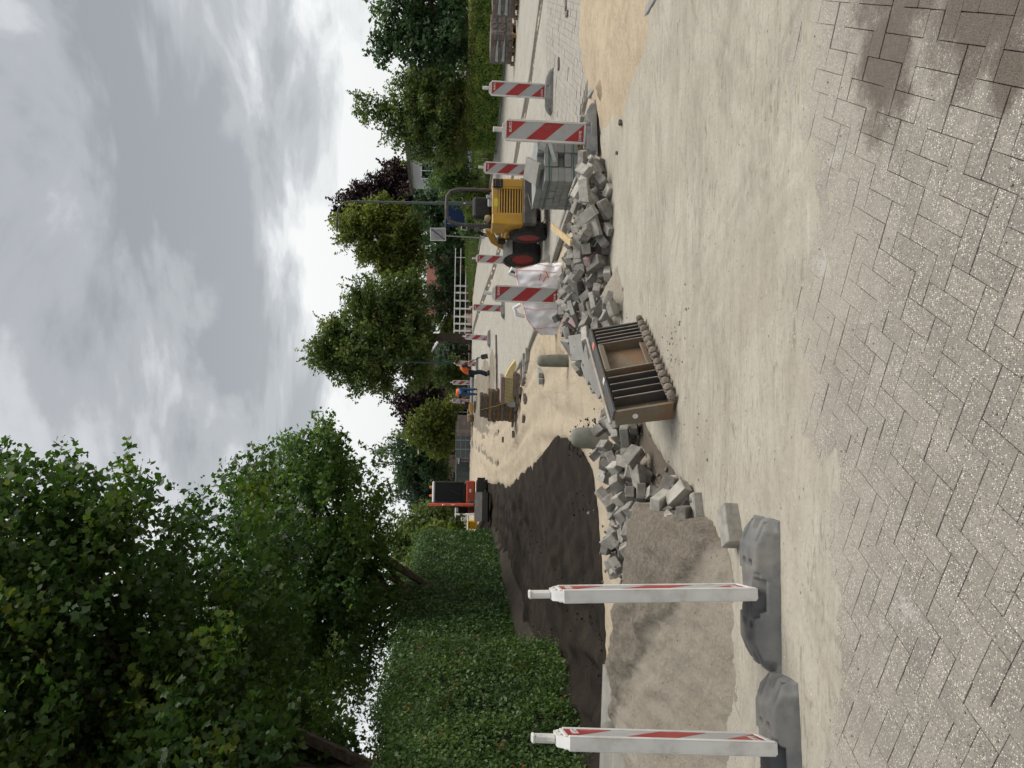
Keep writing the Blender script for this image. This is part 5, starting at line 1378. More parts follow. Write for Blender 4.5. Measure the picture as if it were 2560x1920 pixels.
pack('far_pack', 'pallet of brown pavers beyond the bent worker', (-2.55, 46.2, gz(46.2)), rad(4), 6, 6, 6, (.21, .12, .12), MT['brown_block'], (), None, wood='wood_grey')
# stack of empty pallets
def empty_pallet(i, z, mat, dx, rz, w=.92):
    names = ('bottom', 'second', 'third', 'fourth', 'fifth', 'sixth', 'seventh', 'eighth', 'top')
    t = thing('empty_pallet', '%s empty wooden pallet of the stack on the sand' % names[i] + (', counting from below' if 0 < i < 8 else ''), 'pallet', (-.62 + dx, 22.75, z), rz, 'stack of empty pallets')
    m = MB()
    for q in range(6): m.box((-w / 2 + (q + .5) * w / 6, 0, .105), (w / 6 - .035, .8, .018), .003)
    m.build('deck_board', MT[mat], t)
    for s in (-1, 0, 1):
        m = MB(); m.box((0, s * .36, .052), (w, .06, .085), .004)
        for q in range(9): m.box((-w / 2 + (q + .5) * w / 9, s * .36, .006), (w / 14, .05, .02), .003)
        m.build('bearer', MT[mat], t)
z = 0.0
for i, (mat, dx, w) in enumerate((('wood_grey', .0, .92), ('wood', -.01, .9), ('wood_grey', .02, .92), ('wood_grey', -.01, .9), ('wood', .01, .92), ('wood_grey', -.02, .92), ('wood', .0, .9), ('wood_grey', -.03, .66), ('wood_grey', .0, .66))):
    empty_pallet(i, z, mat, dx, rad(-4) + rnd.gauss(0, .02), w); z += .118
t = thing('wrapped_pack', 'cream plastic wrapped paver pack with mauve pavers on top', 'paver pack', (-.12, 21.55, 0), rad(-9))
MB().box((0, 0, .05), (.80, .62, .10), .005).build('wooden_base', MT['wood_grey'], t)
MB().box((.14, 0, .13), (.66, .58, .08), .006).build('lower_pavers', MT['purple_block'], t)
m = MB(); m.box((0, 0, .30), (.76, .60, .27), .035)
m.build('wrap', MT['cream'], t)
m = MB()
for i in range(7): m.bar((-.33 + i * .10, -.305, .20), (-.26 + i * .10, -.305, .40), .004, .012, 0, up=(0, 1, 0))
m.build('print', MT['ink'], t)
vs, fs = cbox_data(.105, .20, .085, .004); pm_ = bpy.data.meshes.new('mauve_paver'); pm_.from_pydata(vs, [], fs); pm_.materials.append(MT['purple_block'])
for i in range(7):
    for j in range(3): obj('mauve_paver', pm_, None, t, (-.33 + i * .107, -.2 + j * .2, .478), (0, 0, rnd.gauss(0, .02)))
m = MB(); m.prism([(0, .0), (.22, -.1), (.45, -.26), (.30, -.30), (.0, -.2)], -.25, -.05, Matrix.Translation((.38, 0, .40)))
m.build('loose_wrap', MT['yellow_foil'], t)
# shovel leaning on the pallets
t = thing('shovel', 'long handled grey shovel leaning on the pallet stack', 'shovel', (-.55, 22.1, 0))
MB().tube([(0, 0, .28), (-.22, .22, 1.0)], .018, 8).build('handle', MT['wood'], t)
m = MB(); m.prism([(-.11, 0), (.11, 0), (.12, .2), (.06, .30), (-.06, .30), (-.12, .2)], -.008, .008, Matrix.Translation((0, -.04, .02)) @ Euler((rad(-18), 0, 0)).to_matrix().to_4x4())
m.build('blade', MT['galv'], t)

# ------------------------------------------------------------------ crumpled white bag
def bag():
    t = thing('bulk_bag', 'crumpled white woven bulk bag with red seams behind the heap', 'bag', (1.45, 13.0, .0), rad(-6))
    n, mq = 70, 46
    xs = np.linspace(-.62, .62, n)
    V = np.zeros((n, mq, 3))
    for i, x in enumerate(xs):
        top = np.interp(x, [-.62, -.50, -.30, -.12, .0, .2, .38, .47, .55, .62], [.30, .46, .56, .62, .70, .70, .76, .78, .48, .26])
        wid = np.interp(x, [-.62, -.3, 0, .4, .62], [.14, .26, .30, .28, .10])
        for j in range(mq):
            q = j / (mq - 1)
            # up the front, over, down the back
            if q < .45: y, z = -wid * (1 - .55 * (q / .45) ** 2), top * (q / .45)
            elif q < .55: y, z = -wid * .45 + (q - .45) / .10 * wid * .9, top
            else: y, z = wid * (.45 + .55 * ((q - .55) / .45) ** 2), top * (1 - (q - .55) / .45)
            f = .085 * (abs(float(fbm(x * 3.2 + .8 * z, z * 2.4 + q, 301, 3)) - .5) * 2) + .05 * (abs(float(vnoise(x * 7 + 3 * z, z * 5 - 2 * x, 303)) - .5) * 2)
            sgn = -1 if q < .5 else 1
            V[i, j] = (x + .05 * (float(vnoise(z * 5, x * 4, 305)) - .5), y + sgn * (f - .07), max(z + .05 * (float(vnoise(x * 6, q * 6, 307)) - .5), -.01))
    obj('bag_body', np_mesh('bag_body', V.reshape(-1, 3), grid_faces(n, mq), smooth=True), MT['bag'], t)
    def seam(pts, r=.006, nm='red_seam', mt='redseam'):
        MB().tube(pts, r, 6).build(nm, MT[mt], t)
    jt = int(mq * .45)
    seam([tuple(V[i, jt] + np.array((0, -.012, .006))) for i in range(3, n - 3, 2)])
    for fi in (.10, .36, .87, .95):
        seam([tuple(V[int(fi * n), j] + np.array((0, -.014, 0))) for j in range(2, jt + 1, 2)], .004)
    # torn red print near the lower right and a lifting loop
    m = MB()
    for k, (x, z, a) in enumerate(((.33, .30, .5), (.40, .26, -.4), (.36, .38, .2))): m.box((x, -.29, z), (.11, .006, .022), 0, (0, a, 0))
    m.build('red_print', MT['redseam'], t)
    MB().tube([(-.30, -.1, .60), (-.26, -.1, .74), (-.16, -.1, .78), (-.10, -.1, .68)], [.03, .04, .04, .03], 8).build('lifting_loop', MT['bag'], t, smooth=True)
    MB().tube([(.45, -.05, .72), (.50, -.06, .84), (.42, -.06, .88), (.36, -.05, .75)], [.03, .03, .03, .03], 8).build('lifting_loop', MT['bag'], t, smooth=True)
bag()

# ------------------------------------------------------------------ yellow wheel loader
def wheel(t, loc, rz, R=.36, Wd=.28):
    M_ = Matrix.Translation(loc) @ Matrix.Rotation(rz, 4, 'Z') @ Matrix.Rotation(math.pi / 2, 4, 'Y')
    m = MB(); h = Wd / 2
    m.lathe([(R * .55, -h * .80), (R * .66, -h), (R * .86, -h), (R * .97, -h * .82), (R, -h * .5), (R, h * .5), (R * .97, h * .82), (R * .86, h), (R * .66, h), (R * .55, h * .80)], 36, M_)
    for k in range(30):
        for s in (-1, 1):
            a = 2 * math.pi * (k + (.5 if s > 0 else 0)) / 30
            m.box((0, 0, 0), (.022, .035, h * .95), .003, None, 0, M_ @ Matrix.Rotation(a, 4, 'Z') @ Matrix.Translation((R + .002, 0, s * h * .47)) @ Matrix.Rotation(s * .5, 4, 'X'))
    ty = m.build('wheel', MT['tyre'], t, smooth=True)
    m = MB()
    for s in (-1, 1):
        m.lathe([(R * .62, s * h * .86), (R * .60, s * h * .92), (R * .54, s * h * .78), (R * .40, s * h * .35), (R * .20, s * h * .32), (R * .18, s * h * .5), (.001, s * h * .5)], 28, M_)
    m.build('rim', MT['rim'], ty, smooth=True)
    m = MB()
    for k in range(5):
        a = 2 * math.pi * k / 5
        m.tube([M_ @ Vector((R * .3 * math.cos(a), R * .3 * math.sin(a), s * h * .33)) for s in (-1.15, 1.15)], .014, 6)
    m.build('wheel_bolts', MT['dgrey'], ty)
def loader():
    t = thing('wheel_loader', 'small yellow articulated wheel loader with roll bar seen from behind', 'loader', (3.42, 15.15, .015), rad(6))
    Y = MT['yellow']
    # rear frame: origin at rear axle, +y forward
    for s in (-1, 1): wheel(t, (s * .42, 0, .36), 0)
    MB().box((0, -.56, .385), (.92, .18, .25), .02).build('counterweight', MT['dgrey'], t)
    m = MB(); m.tube([(.10, -.66, .43), (-.16, -.66, .36)], .008, 6); m.tube([(-.17, -.655, .355), (-.17, -.69, .355)], .018, 10); m.build('tow_pin', MT['worn_edge'], t)
    m = MB(); m.box((-.34, -.22, .80), (.22, .62, .60), .02); m.box((.37, -.22, .80), (.17, .62, .60), .02); m.box((.03, -.20, .86), (.52, .52, .42), .01); m.box((0, .12, .75), (.62, .30, .5), .02)
    m.build('engine_cover', Y, t)
    m = MB(); z0_, z1_ = .52, .95
    for x in (-.235, .275): m.box((x, -.505, .735), (.035, .03, .47), .004)
    m.box((.02, -.505, .965), (.54, .03, .03), .004); m.box((.02, -.505, .51), (.54, .03, .03), .004)
    gr = m.build('grille', Y, t)
    for i in range(8): MB().box((.02, -.50, .555 + i * .052), (.48, .02, .026), .004, (rad(-18), 0, 0)).build('slat', Y, gr)
    MB().box((.02, -.475, .735), (.50, .012, .46), 0).build('grille_back', MT['black'], gr)
    m = MB(); m.box((.02, -.44, 1.045), (.50, .14, .11), .01); m.build('upper_panel', Y, t)
    MB().box((-.02, -.512, 1.03), (.16, .004, .075), 0).build('yellow_sticker', pm('bright_sticker', (.62, .52, .06), None, 20, .5, 0), t)
    MB().box((.20, -.512, 1.035), (.06, .004, .06), 0).build('plate', MT['galv'], t)
    MB().box((.345, -.55, 1.0), (.17, .05, .19), .012).build('rear_light', MT['black'], t)
    m = MB()
    for i in range(4):
        for s in (0, 1): m.box((.29 + i * .037, -.578, .955 + s * .09), (.012, .006, .012), .002)
    m.build('light_dots', MT['galv'], t)
    m = MB(); m.tube([(-.30, -.38, 1.06), (-.30, -.38, 1.14)], .035, 12); m.lathe([(.06, 0), (.07, .03), (.07, .07), (.05, .10), (.001, .11)], 16, Matrix.Translation((-.30, -.38, 1.13)))
    m.build('air_filter', pm('dull_cream', (.32, .25, .13), None, 9, .6, 0), t, smooth=True)
    m = MB(); m.box((-.06, -.05, 1.14), (.46, .42, .12), .04); m.box((-.06, -.26, 1.28), (.44, .12, .38), .05, (rad(8), 0, 0)); m.box((-.06, -.31, 1.40), (.36, .04, .10), .02, (rad(8), 0, 0))
    m.build('seat', MT['black'], t)
    m = MB(); m.box((.0, -.42, 1.13), (.16, .05, .10), .01); m.box((.11, -.44, 1.16), (.07, .04, .10), .006); m.build('control_box', MT['galv'], t)
    pts = [(.36, -.10, .95), (.36, -.12, 1.45), (.35, -.13, 1.74), (.30, -.135, 1.90), (.20, -.14, 1.965), (0, -.14, 1.975), (-.20, -.14, 1.965), (-.30, -.135, 1.90), (-.35, -.13, 1.74), (-.36, -.12, 1.45), (-.36, -.10, .95)]
    MB().tube(pts, .034, 12).build('roll_bar', MT['dgrey'], t, smooth=True)
    m = MB(); m.tube([(-.02, .38, 1.0), (-.05, .28, 1.26)], .022, 8); m.build('steering_column', MT['black'], t)
    m = MB(); n = 20
    m.tube([Vector((-.05 + .17 * math.cos(2 * math.pi * k / n), .27 + .12 * math.sin(2 * math.pi * k / n), 1.28 + .10 * math.sin(2 * math.pi * k / n))) for k in range(n + 1)], .014, 6, cap=False)
    m.build('steering_wheel', MT['black'], t)
    m = MB(); m.box((-.45, .02, .80), (.10, .40, .06), .015); m.box((.45, .02, .80), (.10, .40, .06), .015); m.build('mudguard', Y, t)
    m = MB()
    for i in range(9): m.box((-.46, .22, .62 + i * .028), (.012, .14, .012), .002)
    m.build('side_vent', Y, t)
    MB().box((-.40, .24, .70), (.10, .20, .36), .015).build('side_cover', Y, t)
    # front frame turned about the pivot
    F = Matrix.Translation((0, .62, 0)) @ Matrix.Rotation(rad(10), 4, 'Z')
    def fw(m, nm, mt, smooth=False):
        m.v = [tuple(F @ Vector(v)) for v in m.v]
        return m.build(nm, mt, t, smooth=smooth)
    for s in (-1, 1): wheel(t, F @ Vector((s * .44, .62, .37)), rad(10), .37, .30)
    m = MB(); m.box((0, .15, .58), (.34, .50, .42), .02); m.box((0, .55, .50), (.44, .60, .34), .02)
    m.prism([(-.02, .40), (.62, .40), (.62, .62), (.30, .90), (.02, 1.02), (-.02, .9)], -.20, -.17, MX); m.prism([(-.02, .40), (.62, .40), (.62, .62), (.30, .90), (.02, 1.02), (-.02, .9)], .17, .20, MX)
    fw(m, 'front_frame', Y)
    m = MB()
    for s in (-1, 1):
        m.bar((s * .21, .02, 1.12), (s * .22, .55, .98), .05, .15, .012); m.bar((s * .22, .52, 1.0), (s * .22, 1.12, .46), .05, .15, .012)
    m.tube([(-.24, .06, 1.10), (.24, .06, 1.10)], .045, 12); m.bar((-.2, .62, .86), (.2, .62, .86), .07, .09, .01)
    fw(m, 'lift_arm', Y)
    m = MB(); m.tube([(-.12, .14, .70), (-.12, .60, .95)], .035, 10); m.tube([(.12, .14, .70), (.12, .60, .95)], .035, 10); m.tube([(0, .3, 1.05), (0, 1.0, .72)], .04, 10)
    fw(m, 'cylinder', MT['galv'])
    m = MB()
    for k in range(3): m.tube([(-.16 + .03 * k, .0, 1.05), (-.18 + .03 * k, .06, 1.30), (-.16 + .03 * k, .25, 1.36 + .02 * k), (-.16 + .03 * k, .42, 1.20), (-.15 + .03 * k, .45, 1.02)], .012, 6)
    fw(m, 'hoses', MT['black'])
    for s in (-1, 1):
        m = MB(); vs, fs = [], []
        for i in range(9):
            a = rad(35 + i * 16)
            for dx in (-.17, .17):
                for rr_ in (.40, .425): vs.append((s * .44 + dx, .62 - math.cos(a) * rr_, .37 + math.sin(a) * rr_))
        for i in range(8):
            b_ = i * 4
            for q in ((0, 1, 5, 4), (2, 6, 7, 3), (0, 4, 6, 2), (1, 3, 7, 5)): fs.append([b_ + k for k in q])
        fs += [[0, 2, 3, 1], [32, 33, 35, 34]]
        m.add(vs, fs); fw(m, 'fender', MT['rubber'], True)
    m = MB(); m.box((-.30, .35, .84), (.10, .12, .16), .02); fw(m, 'front_lamp', MT['black'])
    m = MB(); w_ = .55
    prof_b = [(1.12, .10), (1.75, .06), (1.78, .08), (1.30, .20), (1.22, .40), (1.28, .58), (1.24, .60), (1.14, .42)]
    m.prism(prof_b, -w_, w_, MX)
    for s in (-1, 1): m.prism([(1.12, .10), (1.75, .06), (1.30, .58), (1.20, .58), (1.14, .40)], s * w_ - .012, s * w_ + .012, MX)
    fw(m, 'bucket', MT['rust'])
    m = MB(); m.box((-.225, .83, .76), (.004, .12, .07), 0, (rad(-42), 0, 0)); fw(m, 'arm_label', MT['letter'])
loader()

# ------------------------------------------------------------------ red mini excavator
def excavator():
    y0 = 36.4
    t = thing('mini_excavator', 'red and black mini excavator with white cab roof on dark soil', 'excavator', (-5.35, y0, float(rise(y0)) - .06), rad(10))
    R_ = MT['redorange']
    for s in (-1, 1):
        m = MB(); pr = []
        for k in range(20):
            a = 2 * math.pi * k / 20
            pr.append((math.copysign(min(abs(math.cos(a)) * 1.6, 1), math.cos(a)) * .78 if abs(math.cos(a)) > .3 else math.cos(a) * .78, .24 + .24 * math.copysign(min(abs(math.sin(a)) * 1.3, 1), math.sin(a))))
        m.prism(pr, s * .58 - .17, s * .58 + .17, MX)
        for k in range(9):
            for zz_ in (.0, .48): m.box((s * .58, -.72 + k * .18, zz_), (.35, .06, .03), .004)
        for k in range(4): m.box((s * .58, -.79, .08 + k * .11), (.35, .03, .05), .004)
        m.build('track', MT['tyre'], t)
    MB().box((0, 0, .38), (.8, .9, .25), .03).build('undercarriage', MT['dgrey'], t)
    m = MB(); m.box((.16, .10, .78), (1.10, 1.5, .42), .06); m.box((-.56, .25, .72), (.42, 1.2, .34), .05); m.build('body', R_, t)
    MB().box((-.58, .30, 1.15), (.44, 1.1, .58), .14).build('engine_hood', MT['roofwhite'], t)
    MB().box((-.58, -.27, 1.10), (.40, .06, .5), .03).build('hood_front', MT['black'], t)
    m = MB(); m.box((.18, .10, 1.72), (1.0, 1.2, 1.5), .07); cab = m.build('cab', MT['black'], t)
    m = MB(); m.box((.18, -.515, 1.78), (.84, .02, 1.28), .006); m.box((.685, .05, 1.85), (.02, .95, 1.0), .006); m.box((-.325, .05, 1.85), (.02, .95, 1.0), .006)
    m.build('window', MT['glass'], cab)
    m = MB()
    for x in (-.29, .65): m.box((x, -.52, 1.75), (.05, .04, 1.45), .01)
    m.build('cab_pillar', MT['dgrey'], cab)
    MB().box((.18, .08, 2.50), (1.0, 1.22, .13), .05).build('cab_roof', MT['roofwhite'], cab)
    for x in (.02, .42):
        m = MB(); m.lathe([(.05, 0), (.06, .02), (.06, .10), (.04, .14), (.001, .145)], 12, Matrix.Translation((x, -.1, 2.57))); m.build('beacon', MT['amber'], cab, smooth=True)
    m = MB(); m.tube([(.70, -.55, .95), (.72, -.62, 1.0), (.55, -.62, 1.05)], .012, 6); m.build('handrail', MT['galv'], t)
    MB().box((.62, -.52, .82), (.12, .05, .14), .01).build('headlamp', MT['roofwhite'], t)
    # boom folded upright beside the cab, stick coming down to a wide bucket
    m = MB(); m.bar((-.42, -.60, .75), (-.42, -.55, 1.55), .18, .22, .02); m.bar((-.42, -.55, 1.5), (-.42, -1.05, 2.62), .16, .20, .02); m.build('boom', R_, t)
    m = MB(); m.bar((-.42, -1.02, 2.66), (-.42, -1.75, 1.05), .14, .18, .02); m.bar((-.42, -1.70, 1.2), (-.42, -1.95, .62), .12, .14, .02); m.build('stick', R_, t)
    m = MB(); m.tube([(-.42, -.72, 1.3), (-.42, -1.05, 2.1)], .05, 10); m.tube([(-.42, -1.15, 2.35), (-.42, -1.62, 1.5)], .04, 10); m.build('cylinder', MT['galv'], t)
    MB().box((-.35, -.62, .66), (.34, .3, .4), .03).build('swing_post', MT['dgrey'], t)
    pr = [(-1.75, .62), (-2.05, .62), (-2.32, .30), (-2.30, .05), (-2.0, -.04), (-1.72, .0), (-1.72, .03), (-2.0, .02), (-2.2, .12), (-2.2, .30), (-2.0, .52), (-1.75, .55)]
    m = MB(); m.prism(pr, -1.15, .12, MX)
    for x in (-1.15, .12): m.prism([(-1.75, .62), (-2.05, .62), (-2.32, .30), (-2.30, .05), (-2.0, -.04), (-1.72, .0)], x - .015, x + .015, MX)
    m.build('bucket', MT['steel'], t)
    MB().box((.1, -.78, .30), (1.5, .06, .36), .01).build('dozer_blade', MT['black'], t)
    m = MB(); m.tube([(-.30, -.62, .95), (-.25, -.75, 1.35), (-.36, -.95, 2.2), (-.42, -1.1, 2.6)], .02, 6); m.tube([(-.50, -.62, .95), (-.52, -.78, 1.4), (-.47, -1.0, 2.3)], .02, 6); m.build('hose', MT['black'], t)
    m = MB(); m.tube([(.72, -.55, 1.55), (.80, -.60, 1.6)], .012, 6); m.box((.84, -.60, 1.62), (.05, .14, .24), .02); m.build('mirror', MT['black'], t)
    m = MB(); m.tube([(.05, -.53, 1.25), (.30, -.535, 1.75)], .008, 5); m.build('wiper', MT['dgrey'], cab)
    MB().box((.25, -.655, .80), (.16, .004, .09), 0).build('white_plate', MT['letter'], t)
    MB().box((-.425, -1.36, 1.86), (.05, .10, .42), 0, (rad(24), 0, 0)).build('boom_label', MT['letter'], t)
excavator()

# ------------------------------------------------------------------ people
def skin(name, verts, edges, radii, root, mat, parent, sub=1):
    me = bpy.data.meshes.new(name); me.from_pydata(verts, edges, [])
    o = bpy.data.objects.new(name, me); COL.objects.link(o)
    mod = o.modifiers.new('skin', 'SKIN'); mod.use_smooth_shade = True
    for i, r in enumerate(radii):
        sv = me.skin_vertices[0].data[i]; sv.radius = (r, r) if not isinstance(r, tuple) else r; sv.use_root = (i == root)
    s_ = o.modifiers.new('sub', 'SUBSURF'); s_.levels = s_.render_levels = sub
    dg = bpy.context.evaluated_depsgraph_get()
    out = bpy.data.meshes.new_from_object(o.evaluated_get(dg)); out.name = name
    bpy.data.objects.remove(o, do_unlink=True)
    out.materials.clear()
    return obj(name, out, mat, parent)
def person(label, loc, rz, J, trousers, with_shovel=False, shirt='navy'):
    """J: joint positions in metres, the figure faces local +x"""
    t = thing('person', label, 'person', loc, rz)
    names = ['pelvis', 'waist', 'chest', 'neck', 'head', 'crown', 'shL', 'elL', 'wrL', 'haL', 'shR', 'elR', 'wrR', 'haR', 'hipL', 'knL', 'anL', 'toL', 'hipR', 'knR', 'anR', 'toR']
    idx = {n: i for i, n in enumerate(names)}
    V = [J[n] for n in names]
    E_ = [('pelvis', 'waist'), ('waist', 'chest'), ('chest', 'neck'), ('neck', 'head'), ('head', 'crown'), ('chest', 'shL'), ('shL', 'elL'), ('elL', 'wrL'), ('wrL', 'haL'), ('chest', 'shR'), ('shR', 'elR'), ('elR', 'wrR'), ('wrR', 'haR'),
          ('pelvis', 'hipL'), ('hipL', 'knL'), ('knL', 'anL'), ('anL', 'toL'), ('pelvis', 'hipR'), ('hipR', 'knR'), ('knR', 'anR'), ('anR', 'toR')]
    rad_ = [.13, .12, .14, .058, .092, .07, .07, .047, .034, .035, .07, .047, .034, .035, .095, .065, .045, .04, .095, .065, .045, .04]
    skin('body', V, [(idx[a], idx[b]) for a, b in E_], rad_, 0, MT['skin'], t)
    def sub_(nm, ns, es, rs, mat):
        ii = {n: i for i, n in enumerate(ns)}
        skin(nm, [J[n] for n in ns], [(ii[a], ii[b]) for a, b in es], rs, 0, mat, t)
    sub_('trousers', ['pelvis', 'hipL', 'knL', 'anL', 'hipR', 'knR', 'anR'], [('pelvis', 'hipL'), ('hipL', 'knL'), ('knL', 'anL'), ('pelvis', 'hipR'), ('hipR', 'knR'), ('knR', 'anR')], [.155, .115, .088, .075, .115, .088, .075], trousers)
    sub_('safety_vest', ['pelvis', 'waist', 'chest', 'shL', 'shR'], [('pelvis', 'waist'), ('waist', 'chest'), ('chest', 'shL'), ('chest', 'shR')], [.15, .155, .17, .088, .088], MT['orange'])
    for s in 'LR':
        sub_('sleeve', ['sh' + s, 'el' + s], [('sh' + s, 'el' + s)], [.092, .062], MT[shirt])
        sub_('boot', ['an' + s, 'to' + s], [('an' + s, 'to' + s)], [.068, .055], MT['black'])
    h, c = Vector(J['head']), Vector(J['crown'])
    d = (c - h).normalized()
    m = MB(); M_ = Matrix.Translation(h + d * .02) @ d.to_track_quat('Z', 'Y').to_matrix().to_4x4()
    m.lathe([(.104, -.02), (.108, .03), (.100, .08), (.07, .115), (.03, .13), (.001, .132)], 14, M_)
    m.build('hair', MT['hair'], t, smooth=True)
    fwd = Vector((1, 0, 0)) - d * d.x
    if fwd.length > .1:
        fwd.normalize(); lat = d.cross(fwd)
        MB().lathe([(.012, -.03), (.018, 0), (.001, .03)], 8, Matrix.Translation(h + fwd * .095)).build('nose', MT['skin'], t)
        m = MB()
        for s in (-1, 1): m.lathe([(.001, -.01), (.011, 0), (.001, .01)], 8, Matrix.Translation(h + fwd * .088 + lat * s * .034 + d * .025))
        m.build('eyes', MT['black'], t)
    for s in 'LR':     # five bent fingers closing from each palm
        w, p = Vector(J['wr' + s]), Vector(J['ha' + s]); d = (p - w).normalized(); sidev = d.orthogonal().normalized()
        m = MB()
        for k in range(4):
            b_ = p + sidev * (.026 - .017 * k); n2 = d.cross(sidev)
            m.tube([b_, b_ + d * .04 - n2 * .006, b_ + d * .055 - n2 * .03, b_ + d * .04 - n2 * .05], [.010, .010, .009, .007], 6)
        m.tube([w.lerp(p, .5) + sidev * .03, p + sidev * .05, p + sidev * .045 + d * .03], [.011, .011, .008], 6)
        m.build('fingers', MT['skin'], t)
    return t
# worker with the shovel, bent forward, facing right
J = dict(pelvis=(0, 0, .92), waist=(.10, 0, 1.08), chest=(.27, 0, 1.27), neck=(.40, 0, 1.40), head=(.50, 0, 1.47), crown=(.56, 0, 1.55),
         shL=(.30, .19, 1.30), elL=(.42, .22, 1.02), wrL=(.56, .12, .84), haL=(.62, .08, .78), shR=(.30, -.19, 1.30), elR=(.38, -.22, 1.0), wrR=(.50, -.12, .96), haR=(.56, -.06, .93),
         hipL=(-.01, .10, .86), knL=(.12, .12, .48), anL=(.02, .12, .10), toL=(.18, .13, .05), hipR=(-.01, -.10, .86), knR=(.06, -.13, .47), anR=(-.10, -.13, .10), toR=(.06, -.14, .05))
y0 = 35.2
person('worker in orange vest and navy trousers bending over a shovel', (.45, y0, float(rise(y0)) + .02), rad(4), J, MT['navy'])
t = thing('shovel', 'black bladed shovel held by the bending worker', 'shovel', (.45, y0, float(rise(y0)) + .02), rad(4))
MB().tube([(.42, -.03, 1.10), (.78, .10, .40)], .018, 8).build('handle', MT['black'], t)
m = MB(); m.prism([(-.12, 0), (.12, 0), (.12, .28), (.08, .32), (-.08, .32), (-.12, .28)], -.008, .008, Matrix.Translation((.83, .13, .10)) @ Euler((rad(-6), rad(-10), rad(20))).to_matrix().to_4x4())
m.build('blade', MT['black'], t)
# worker seen from behind, bent right over
J2 = dict(pelvis=(0, 0, .93), waist=(.14, 0, 1.05), chest=(.36, 0, 1.08), neck=(.50, 0, 1.02), head=(.60, 0, .96), crown=(.66, 0, .90),
          shL=(.36, .20, 1.06), elL=(.46, .26, .82), wrL=(.50, .20, .60), haL=(.52, .17, .53), shR=(.36, -.20, 1.06), elR=(.46, -.26, .82), wrR=(.50, -.20, .60), haR=(.52, -.17, .53),
          hipL=(-.01, .10, .88), knL=(.06, .13, .49), anL=(-.02, .13, .10), toL=(.14, .14, .05), hipR=(-.01, -.10, .88), knR=(.06, -.13, .49), anR=(-.02, -.13, .10), toR=(.14, -.14, .05))
y1 = 41.6
person('worker in orange vest and blue trousers bent over, seen from behind', (-.45, y1, float(rise(y1)) + .02), rad(102), J2, MT['blue_cloth'])
# small yellow plate compactor beside him
t = thing('plate_compactor', 'small yellow compactor with dark engine beside the bent worker', 'machine', (-1.30, 42.6, gz(42.6)), rad(12))
MB().box((0, 0, .06), (.62, .42, .10), .03).build('base_plate', MT['dgrey'], t)
MB().box((-.06, 0, .26), (.42, .34, .26), .04).build('engine', MT['yellow'], t)
MB().box((.14, 0, .50), (.26, .26, .24), .04).build('tank', MT['navy'], t)
MB().tube([(.2, -.16, .25), (.42, -.16, .95), (.42, .16, .95), (.2, .16, .25)], .02, 8).build('handle', MT['yellow'], t)
MB().box((.30, 0, .86), (.3, .22, .16), .05).build('blue_jacket', pm('lilac_cloth', (.20, .19, .32), None, 14, .9, .3, 20, .02), t)
t = thing('road_barrel', 'amber drum lying beside the small compactor', 'barrel', (-1.95, 43.6, gz(43.6) + .2), rot=(math.pi / 2, 0, rad(80)))
m = MB(); m.lathe([(.16, -.22), (.2, -.2), (.2, -.06), (.215, -.04), (.2, -.02), (.2, .12), (.215, .14), (.2, .16), (.2, .2), (.16, .22)], 18); m.build('drum', MT['wood'], t, smooth=True)
t = thing('pipe', 'grey pipe lying on stub feet across the far paving', 'pipe', (-.55, 44.2, gz(44.2)), 0)
MB().tube([(-1.3, 0, .12), (1.0, .1, .12)], .10, 12).build('tube', MT['galv'], t, smooth=True)
for x in (-1.3, 1.0): MB().lathe([(.07, -.05), (.14, -.05), (.14, .05), (.07, .05)], 14, Matrix.Translation((x, .05, .12)) @ Matrix.Rotation(math.pi / 2, 4, 'Y')).build('collar', MT['dgrey'], t)

# ------------------------------------------------------------------ lamp posts, signs, rails
t = thing('street_lamp', 'tall grey green lamp post with curved arm behind the loader', 'street lamp', (7.50, 32.2, gz(32.2)))
MB().tube([(0, 0, 0), (0, 0, 2.6)], .085, 14).build('lower_pole', MT['lamp_green'], t, smooth=True)
MB().tube([(0, 0, 2.6), (-.03, 0, 2.7), (-.06, 0, 6.05), (-.10, 0, 6.35), (-.24, 0, 6.56), (-.45, 0, 6.66), (-.85, 0, 6.72)], [.085, .055, .04, .035, .03, .03, .03], 12).build('upper_pole', MT['lamp_green'], t, smooth=True)
m = MB(); m.lathe([(.03, 0), (.07, .06), (.085, .3), (.06, .55), (.01, .62)], 14, Matrix.Translation((-.75, 0, 6.71)) @ Matrix.Rotation(-math.pi / 2 - .03, 4, 'Y') @ Matrix.Diagonal((.6, 1, 1, 1))); m.build('lamp_head', MT['dgrey'], t, smooth=True)
MB().box((0, -.09, 1.45), (.05, .01, .08), .003).build('number_tag', MT['letter'], t)
def thin_lamp(label, x, y, h, arm):
    t = thing('street_lamp', label, 'street lamp', (x, y, float(rise(y))))
    MB().tube([(0, 0, 0), (0, 0, h - .6), (arm * .1, 0, h - .2), (arm * .4, 0, h), (arm, 0, h + .12)], [.06, .045, .04, .03, .025], 10).build('pole', MT['teal'], t, smooth=True)
    MB().box((arm * 1.15, 0, h + .13), (abs(arm) * .5, .14, .07), .03).build('lamp_head', MT['roofwhite'], t)
thin_lamp('thin teal lamp post behind the shovelling worker', 1.30, 50.0, 5.5, .7)
thin_lamp('thin teal lamp post with arm at the far street end', -4.35, 60.0, 4.3, -.9)
t = thing('road_sign', 'grey end-of-zone road sign with diagonal bar on a thin pole', 'road sign', (7.30, 38.6, gz(38.6)), rad(-11))
MB().tube([(0, .03, 0), (.02, .03, 1.0), (.06, .03, 2.1)], .03, 10).build('lower_pole', MT['galv'], t, smooth=True)
